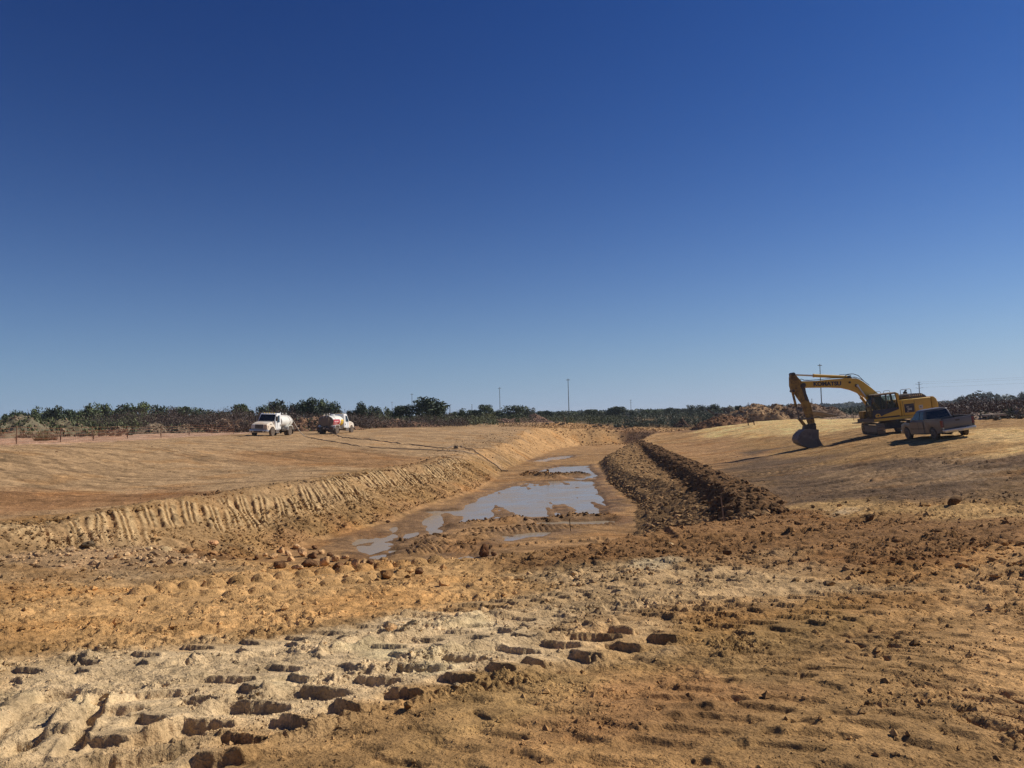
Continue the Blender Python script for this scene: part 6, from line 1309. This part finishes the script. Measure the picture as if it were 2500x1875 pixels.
# ---------------------------------------------------------------- mounds and heaps beyond the road
def heap(name, cpx, Yd, rx, ry, h, col, label, cat='soil heap', seed=0, nclod=260, cs=(.06, .4), weeds=0, rot=0, rough=.35, clodcol=None):
    p = np.array([(cpx - 1250) / FPX * Yd, Yd, 0]); n = 70; u = np.linspace(-1.25, 1.25, n); A, B = np.meshgrid(u, u, indexing='ij'); x = A.ravel() * rx; y = B.ravel() * ry; c_, s_ = math.cos(rot), math.sin(rot); X = p[0] + x * c_ - y * s_; Y = p[1] + x * s_ + y * c_
    def hz_(x, y, X, Y):
        rr = np.hypot(x / rx, y / ry) + .18 * fbm(x / rx * 2 + seed, y / ry * 2, 2, 200 + seed % 30); e = np.clip(1 - rr ** 1.7, -.35, 1)
        return coarse(X, Y) + h * e * (1 + rough * fbm(X * .5 + seed, Y * .5, 3, 202)) + .25 * h * rough * (np.abs(pn(X * 1.3, Y * 1.3, 203)) - .2)
    Z = hz_(x, y, X, Y); c = np.array(col) * (1 + .3 * fbm(X * .6, Y * .6, 3, 204 + seed % 9))[:, None]; c = np.concatenate([c, np.zeros((len(X), 1))], 1)
    z0 = float(coarse(p[0], p[1])); t = empty(name, Matrix.Translation((p[0], p[1], z0)), label=label, cat=cat); off = np.array([p[0], p[1], z0])
    npmesh('soil_body', np.stack([X, Y, Z], 1) - off, grid_faces(n, n)[:, ::-1], M_SOIL, t, col=np.clip(c, .01, .7))
    a = rng.random(nclod) * 6.283; q = rng.random(nclod) ** .55; x = q * rx * np.cos(a); y = q * ry * np.sin(a); X = p[0] + x * c_ - y * s_; Y = p[1] + x * s_ + y * c_; Z = hz_(x, y, X, Y); s = powsize(nclod, *cs, 2.0)
    cc = np.array(clodcol if clodcol is not None else col) * (.6 + .9 * rng.random((nclod, 1))); cc = np.concatenate([np.clip(cc, 0, .6), np.zeros((nclod, 1))], 1)
    clod_mesh('clods', np.stack([X, Y, Z + s * .2], 1) - off, s, cc, parent=t, kind='stuff')
    if weeds:
        a = rng.random(weeds) * 6.283; q = rng.random(weeds) ** .5; x = q * rx * 1.1 * np.cos(a); y = q * ry * 1.1 * np.sin(a); X = p[0] + x; Y = p[1] + y; k = fbm(X * .4, Y * .4, 2, 210) > -.1; X, Y, x, y = X[k], Y[k], x[k], y[k]; m = len(X); Z = hz_(x, y, X, Y)
        s = .18 + .3 * rng.random(m); a = rng.random(m) * 6.283; P = np.stack([X, Y, Z], 1) - off; sd = np.stack([np.cos(a), np.sin(a), 0 * a], 1); up = np.stack([rng.normal(0, .3, m), rng.normal(0, .3, m), np.ones(m)], 1)
        V = np.stack([P - sd * (s * .35)[:, None], P + sd * (s * .35)[:, None], P + up * s[:, None]], 1).reshape(-1, 3); npmesh('weeds', V, np.arange(len(V)).reshape(-1, 3), M['weed'], t, False, kind='stuff')
    return t
pal = alb(124,106,84)
heap('rubble_mound', 30, 97, 7.0, 5.5, 2.35, alb(112,104,82), 'broad weedy mound of earth at the far left edge beyond the fence', seed=1, nclod=600, cs=(.06,.35), weeds=2200, clodcol=pal)
heap('rubble_mound', 135, 101, 5.5, 4.5, 2.0, alb(110,102,78), 'second weedy earth mound right of the broad one', seed=2, nclod=460, cs=(.06,.35), weeds=1800, clodcol=pal)
heap('rubble_mound', 205, 106, 4.5, 3.6, 1.1, alb(112,96,62), 'low grassy swell between the mounds and the pale rubble', seed=3, nclod=120, cs=(.06,.3), weeds=1500)
heap('rubble_heap', 287, 106, 3.0, 2.4, 1.0, pal, 'pale rubble heap leftmost of the three low ones beyond the fence', seed=4, nclod=420, cs=(.06,.3), clodcol=alb(142,124,100), weeds=160)
heap('rubble_heap', 368, 107, 3.9, 2.6, 1.1, pal, 'pale rubble heap in the middle of the three low ones', seed=5, nclod=480, cs=(.06,.3), clodcol=alb(142,124,100), weeds=200)
heap('rubble_heap', 440, 108, 3.4, 2.6, 1.05, pal, 'pale rubble heap rightmost of the three low ones', seed=6, nclod=420, cs=(.06,.3), clodcol=alb(142,124,100), weeds=160)
heap('rubble_heap', 570, 112, 8.0, 3.0, 1.7, alb(136,104,80), 'long reddish rubble bank behind the hood of the first truck', seed=7, nclod=900, cs=(.07,.36), clodcol=alb(170,142,116), weeds=500)
heap('rubble_heap', 760, 116, 7.5, 3.5, 1.9, alb(130,98,72), 'rubble and dead brush heap between the two trucks', seed=8, nclod=800, cs=(.07,.4), clodcol=alb(160,128,100), weeds=700)
heap('rubble_heap', 935, 132, 10, 3.5, 1.2, alb(128,96,72), 'low brown rubble bank right of the second truck', seed=9, nclod=700, cs=(.08,.35), clodcol=alb(158,128,104), weeds=500)
heap('rubble_heap', 1240, 178, 9, 3, .8, alb(118,92,72), 'dark low rubble row on the plateau crest below the green trees', seed=10, nclod=500, cs=(.1,.4), clodcol=alb(140,112,92))
heap('rubble_heap', 1302, 180, 4.2, 3, 1.6, alb(120,94,76), 'pointed grey brown heap on the plateau crest', seed=11, nclod=260, cs=(.1,.4), clodcol=alb(138,112,94))
heap('rubble_heap', 1662, 150, 1.9, 1.6, 1.2, alb(84,64,50), 'dark stump like clump on the far dark soil band', seed=12, nclod=60, cs=(.1,.35))
heap('dirt_mound', 1846, 121, 7.6, 4.8, 2.75, alb(156,126,90), 'tall raked dirt mound left of the excavator arm', seed=13, nclod=900, cs=(.07,.32), rough=.2, clodcol=alb(156,126,92))
heap('dirt_mound', 1950, 121, 7.8, 4.6, 2.4, alb(122,98,76), 'darker root filled dirt mound seen behind the excavator arm', seed=14, nclod=1100, cs=(.07,.36), rough=.22, clodcol=alb(122,98,78))
heap('dirt_mound', 1755, 112, 4.5, 3.6, 1.3, alb(130,96,66), 'low broken foot of the dirt mound running down to the left', seed=15, nclod=500, cs=(.07,.32))
heap('rubble_heap', 2395, 77, 3.4, 1.5, .55, alb(150,128,108), 'broken grey soil and concrete bits behind the pickup bed', seed=16, nclod=420, cs=(.05,.24), clodcol=alb(165,145,122), weeds=150)
heap('rubble_heap', 2490, 78, 3.4, 1.8, .9, alb(120,98,80), 'dark rubble heap at the right edge of the picture', seed=17, nclod=360, cs=(.05,.28), clodcol=alb(150,128,108), weeds=150)
heap('rubble_heap', 2120, 108, 7.0, 2.5, .5, alb(150,124,98), 'low pale rubble strip behind the excavator cab', seed=18, nclod=300, cs=(.06,.24), clodcol=alb(160,140,116))
# left foreground spoil heap
heap('spoil_heap', 240, 15.6, 2.4, 1.1, .30, alb(172,138,96), 'low grey brown spoil heap in front of the left end of the bank', seed=19, nclod=520, cs=(.02,.11), rough=.5, clodcol=alb(176,142,100))
heap('spoil_heap', 545, 16.8, 1.8, .9, .30, alb(146,108,66), 'low brown slump of soil left of the heaped clay lumps', seed=20, nclod=260, cs=(.02,.12), rough=.5, clodcol=alb(150,112,70))
# felled trunks lying right of the dirt mound
for k, (x0, y0, x1, y1, r0) in enumerate([(1975,1005,2062,1020,.22),(1985,1011,2045,1021,.18),(1968,1009,2030,1020,.16),(1990,1003,2040,1012,.14),(1960,1002,2010,1017,.2),(1978,1016,2055,1023,.15),(1950,1010,1995,1021,.17)]):
    Yk = 110 + k * .9; A = WY(x0, y0, Yk + 3); B = WY(x1, y1 - 2, Yk); zb = float(coarse(B[0], B[1])) + r0; za = max(A[2], float(coarse(A[0], A[1])) + r0); A[2] = za; B[2] = zb
    t = empty('felled_trunk', Matrix.Translation(tuple(A)), label=['longest felled trunk on top of the log pile right of the dirt mound', 'felled trunk just under the longest one', 'short felled trunk half buried in the roots', 'thin pale trunk sticking up at the back of the log pile', 'thick trunk leaning on the dark dirt mound', 'lowest long trunk at the front of the log pile', 'trunk at the left foot of the log pile'][k], cat='felled trunk', group='felled trunks behind the excavator arm')
    v = Vector(B) - Vector(A); m_ = MB(); m_.tube([(0, 0, 0), v * .35 + Vector((0, 0, .1)), v * .7 + Vector((0, 0, -.03)), v], [r0, r0 * .9, r0 * .75, r0 * .5], 8); m_.build('trunk', M['log'], t, smooth=True)
    m_ = MB()
    for q in (.3, .5, .8): b0 = v * q; m_.tube([b0, b0 + Vector((.5, -.3, .5 + .2 * q))], [r0 * .3, .02], 5)
    m_.build('branch', M['log'], t)
# concrete slab behind the pickup
p = WY(2425, 1020, 75.5); t = empty('concrete_slab', Matrix.Translation((p[0], p[1], float(coarse(p[0], p[1])) + .25)), label='pale broken concrete slab lying on the rubble behind the pickup tailgate', cat='slab')
m_ = MB(); m_.hexa([(-1.1,-.4,0),(1.0,-.5,.05),(1.2,.4,.05),(-.9,.5,0),(-1.1,-.4,.22),(1.0,-.5,.26),(1.2,.4,.26),(-.9,.5,.22)]); m_.build('slab_body', M['concrete'], t, bevel=.04)
# far black excavator half hidden by the mound
p = WY(1768, 1012, 150); g0 = float(coarse(p[0], p[1]))
t = empty('excavator', Matrix.Translation((p[0], p[1], g0)), label='small far black excavator half hidden behind the left foot of the dirt mound', cat='excavator')
m_ = MB(); m_.box(-1.6, 1.2, -1.2, 1.2, 1.0, 2.2); m_.build('house', M['darkgrey'], t, bevel=.1); m_ = MB(); m_.box(.2, 1.3, .1, 1.1, 2.2, 3.0); m_.build('cab', M['black'], t, bevel=.08)
for sg in (-1, 1): m_ = MB(); m_.prism([(-1.9, .2), (-1.6, 0), (1.6, 0), (1.9, .2), (1.9, .7), (1.6, .9), (-1.6, .9), (-1.9, .7)], sg * 1.1 - .25, sg * 1.1 + .25); m_.build('track', M['black'], t)
m_ = MB(); m_.prism([(-1.5, 2.0), (-3.4, 3.2), (-3.6, 3.0), (-1.8, 1.7)], -.2, .2); m_.build('counter_boom', M['black'], t)
m_ = MB(); m_.tube([(1.0, 0, 1.6), (-.4, 0, 3.0), (1.0, 0, 3.2), (1.5, 0, 3.1), (1.8, 0, 2.7), (1.8, 0, 1.4)], [.22, .2, .16, .16, .14, .1], 6); m_.build('boom', M['black'], t)
# bits on the plateau
boulder(at(478 / 3.456 / KD, (930 + 598 / 3.456) / KD), .12, dk, 'lone dark clod on the bare left plateau below the fence')
for k, (a, b) in enumerate(((100, 1080), (124, 1079))):
    q = W(a, b, .95); q[2] = gz(q[0], q[1]); m = 260; r_ = rng; th = r_.random(m) * 6.283; rad = .55 * r_.random(m) ** .5; P = np.stack([rad * np.cos(th), rad * np.sin(th) * .6, 0 * th], 1); s = .2 + .35 * r_.random(m); sd = np.stack([np.cos(th * 3), np.sin(th * 3), 0 * th], 1) * .03; up = np.stack([r_.normal(0, .5, m), r_.normal(0, .5, m), np.ones(m)], 1)
    V = np.stack([P - sd, P + sd, P + up * s[:, None]], 1).reshape(-1, 3); o = npmesh('weed_tuft', V, np.arange(len(V)).reshape(-1, 3), M['dry' if k else 'weed'], None, False, label=['dry brown weed tuft at the fence foot, left of its taller twin', 'taller pale weed tuft at the foot of the left fence'][k], cat='weed'); o.location = tuple(q)
print('tris', sum(sum(len(p.vertices) - 2 for p in me.polygons) if len(me.polygons) < 30000 else len(me.loops) - 2 * len(me.polygons) for me in bpy.data.meshes if me.users))

# ---------------------------------------------------------------- the air: a faint haze over the whole site
HD = 1.7e-4
mh_ = bpy.data.materials.new('air'); mh_.use_nodes = True; nt = mh_.node_tree; nt.nodes.remove(nt.nodes['Principled BSDF']); pv = nt.nodes.new('ShaderNodeVolumePrincipled')
pv.inputs['Color'].default_value = (.80, .90, 1, 1); pv.inputs['Density'].default_value = HD; pv.inputs['Anisotropy'].default_value = .2; nt.links.new(pv.outputs[0], nt.nodes['Material Output'].inputs['Volume'])
mb = MB(); mb.box(-4000, 4000, -3000, 4500, -7.5, 48); mb.build('haze', mh_, kind='stuff', label='thin pale haze lying over the site and the far woods')
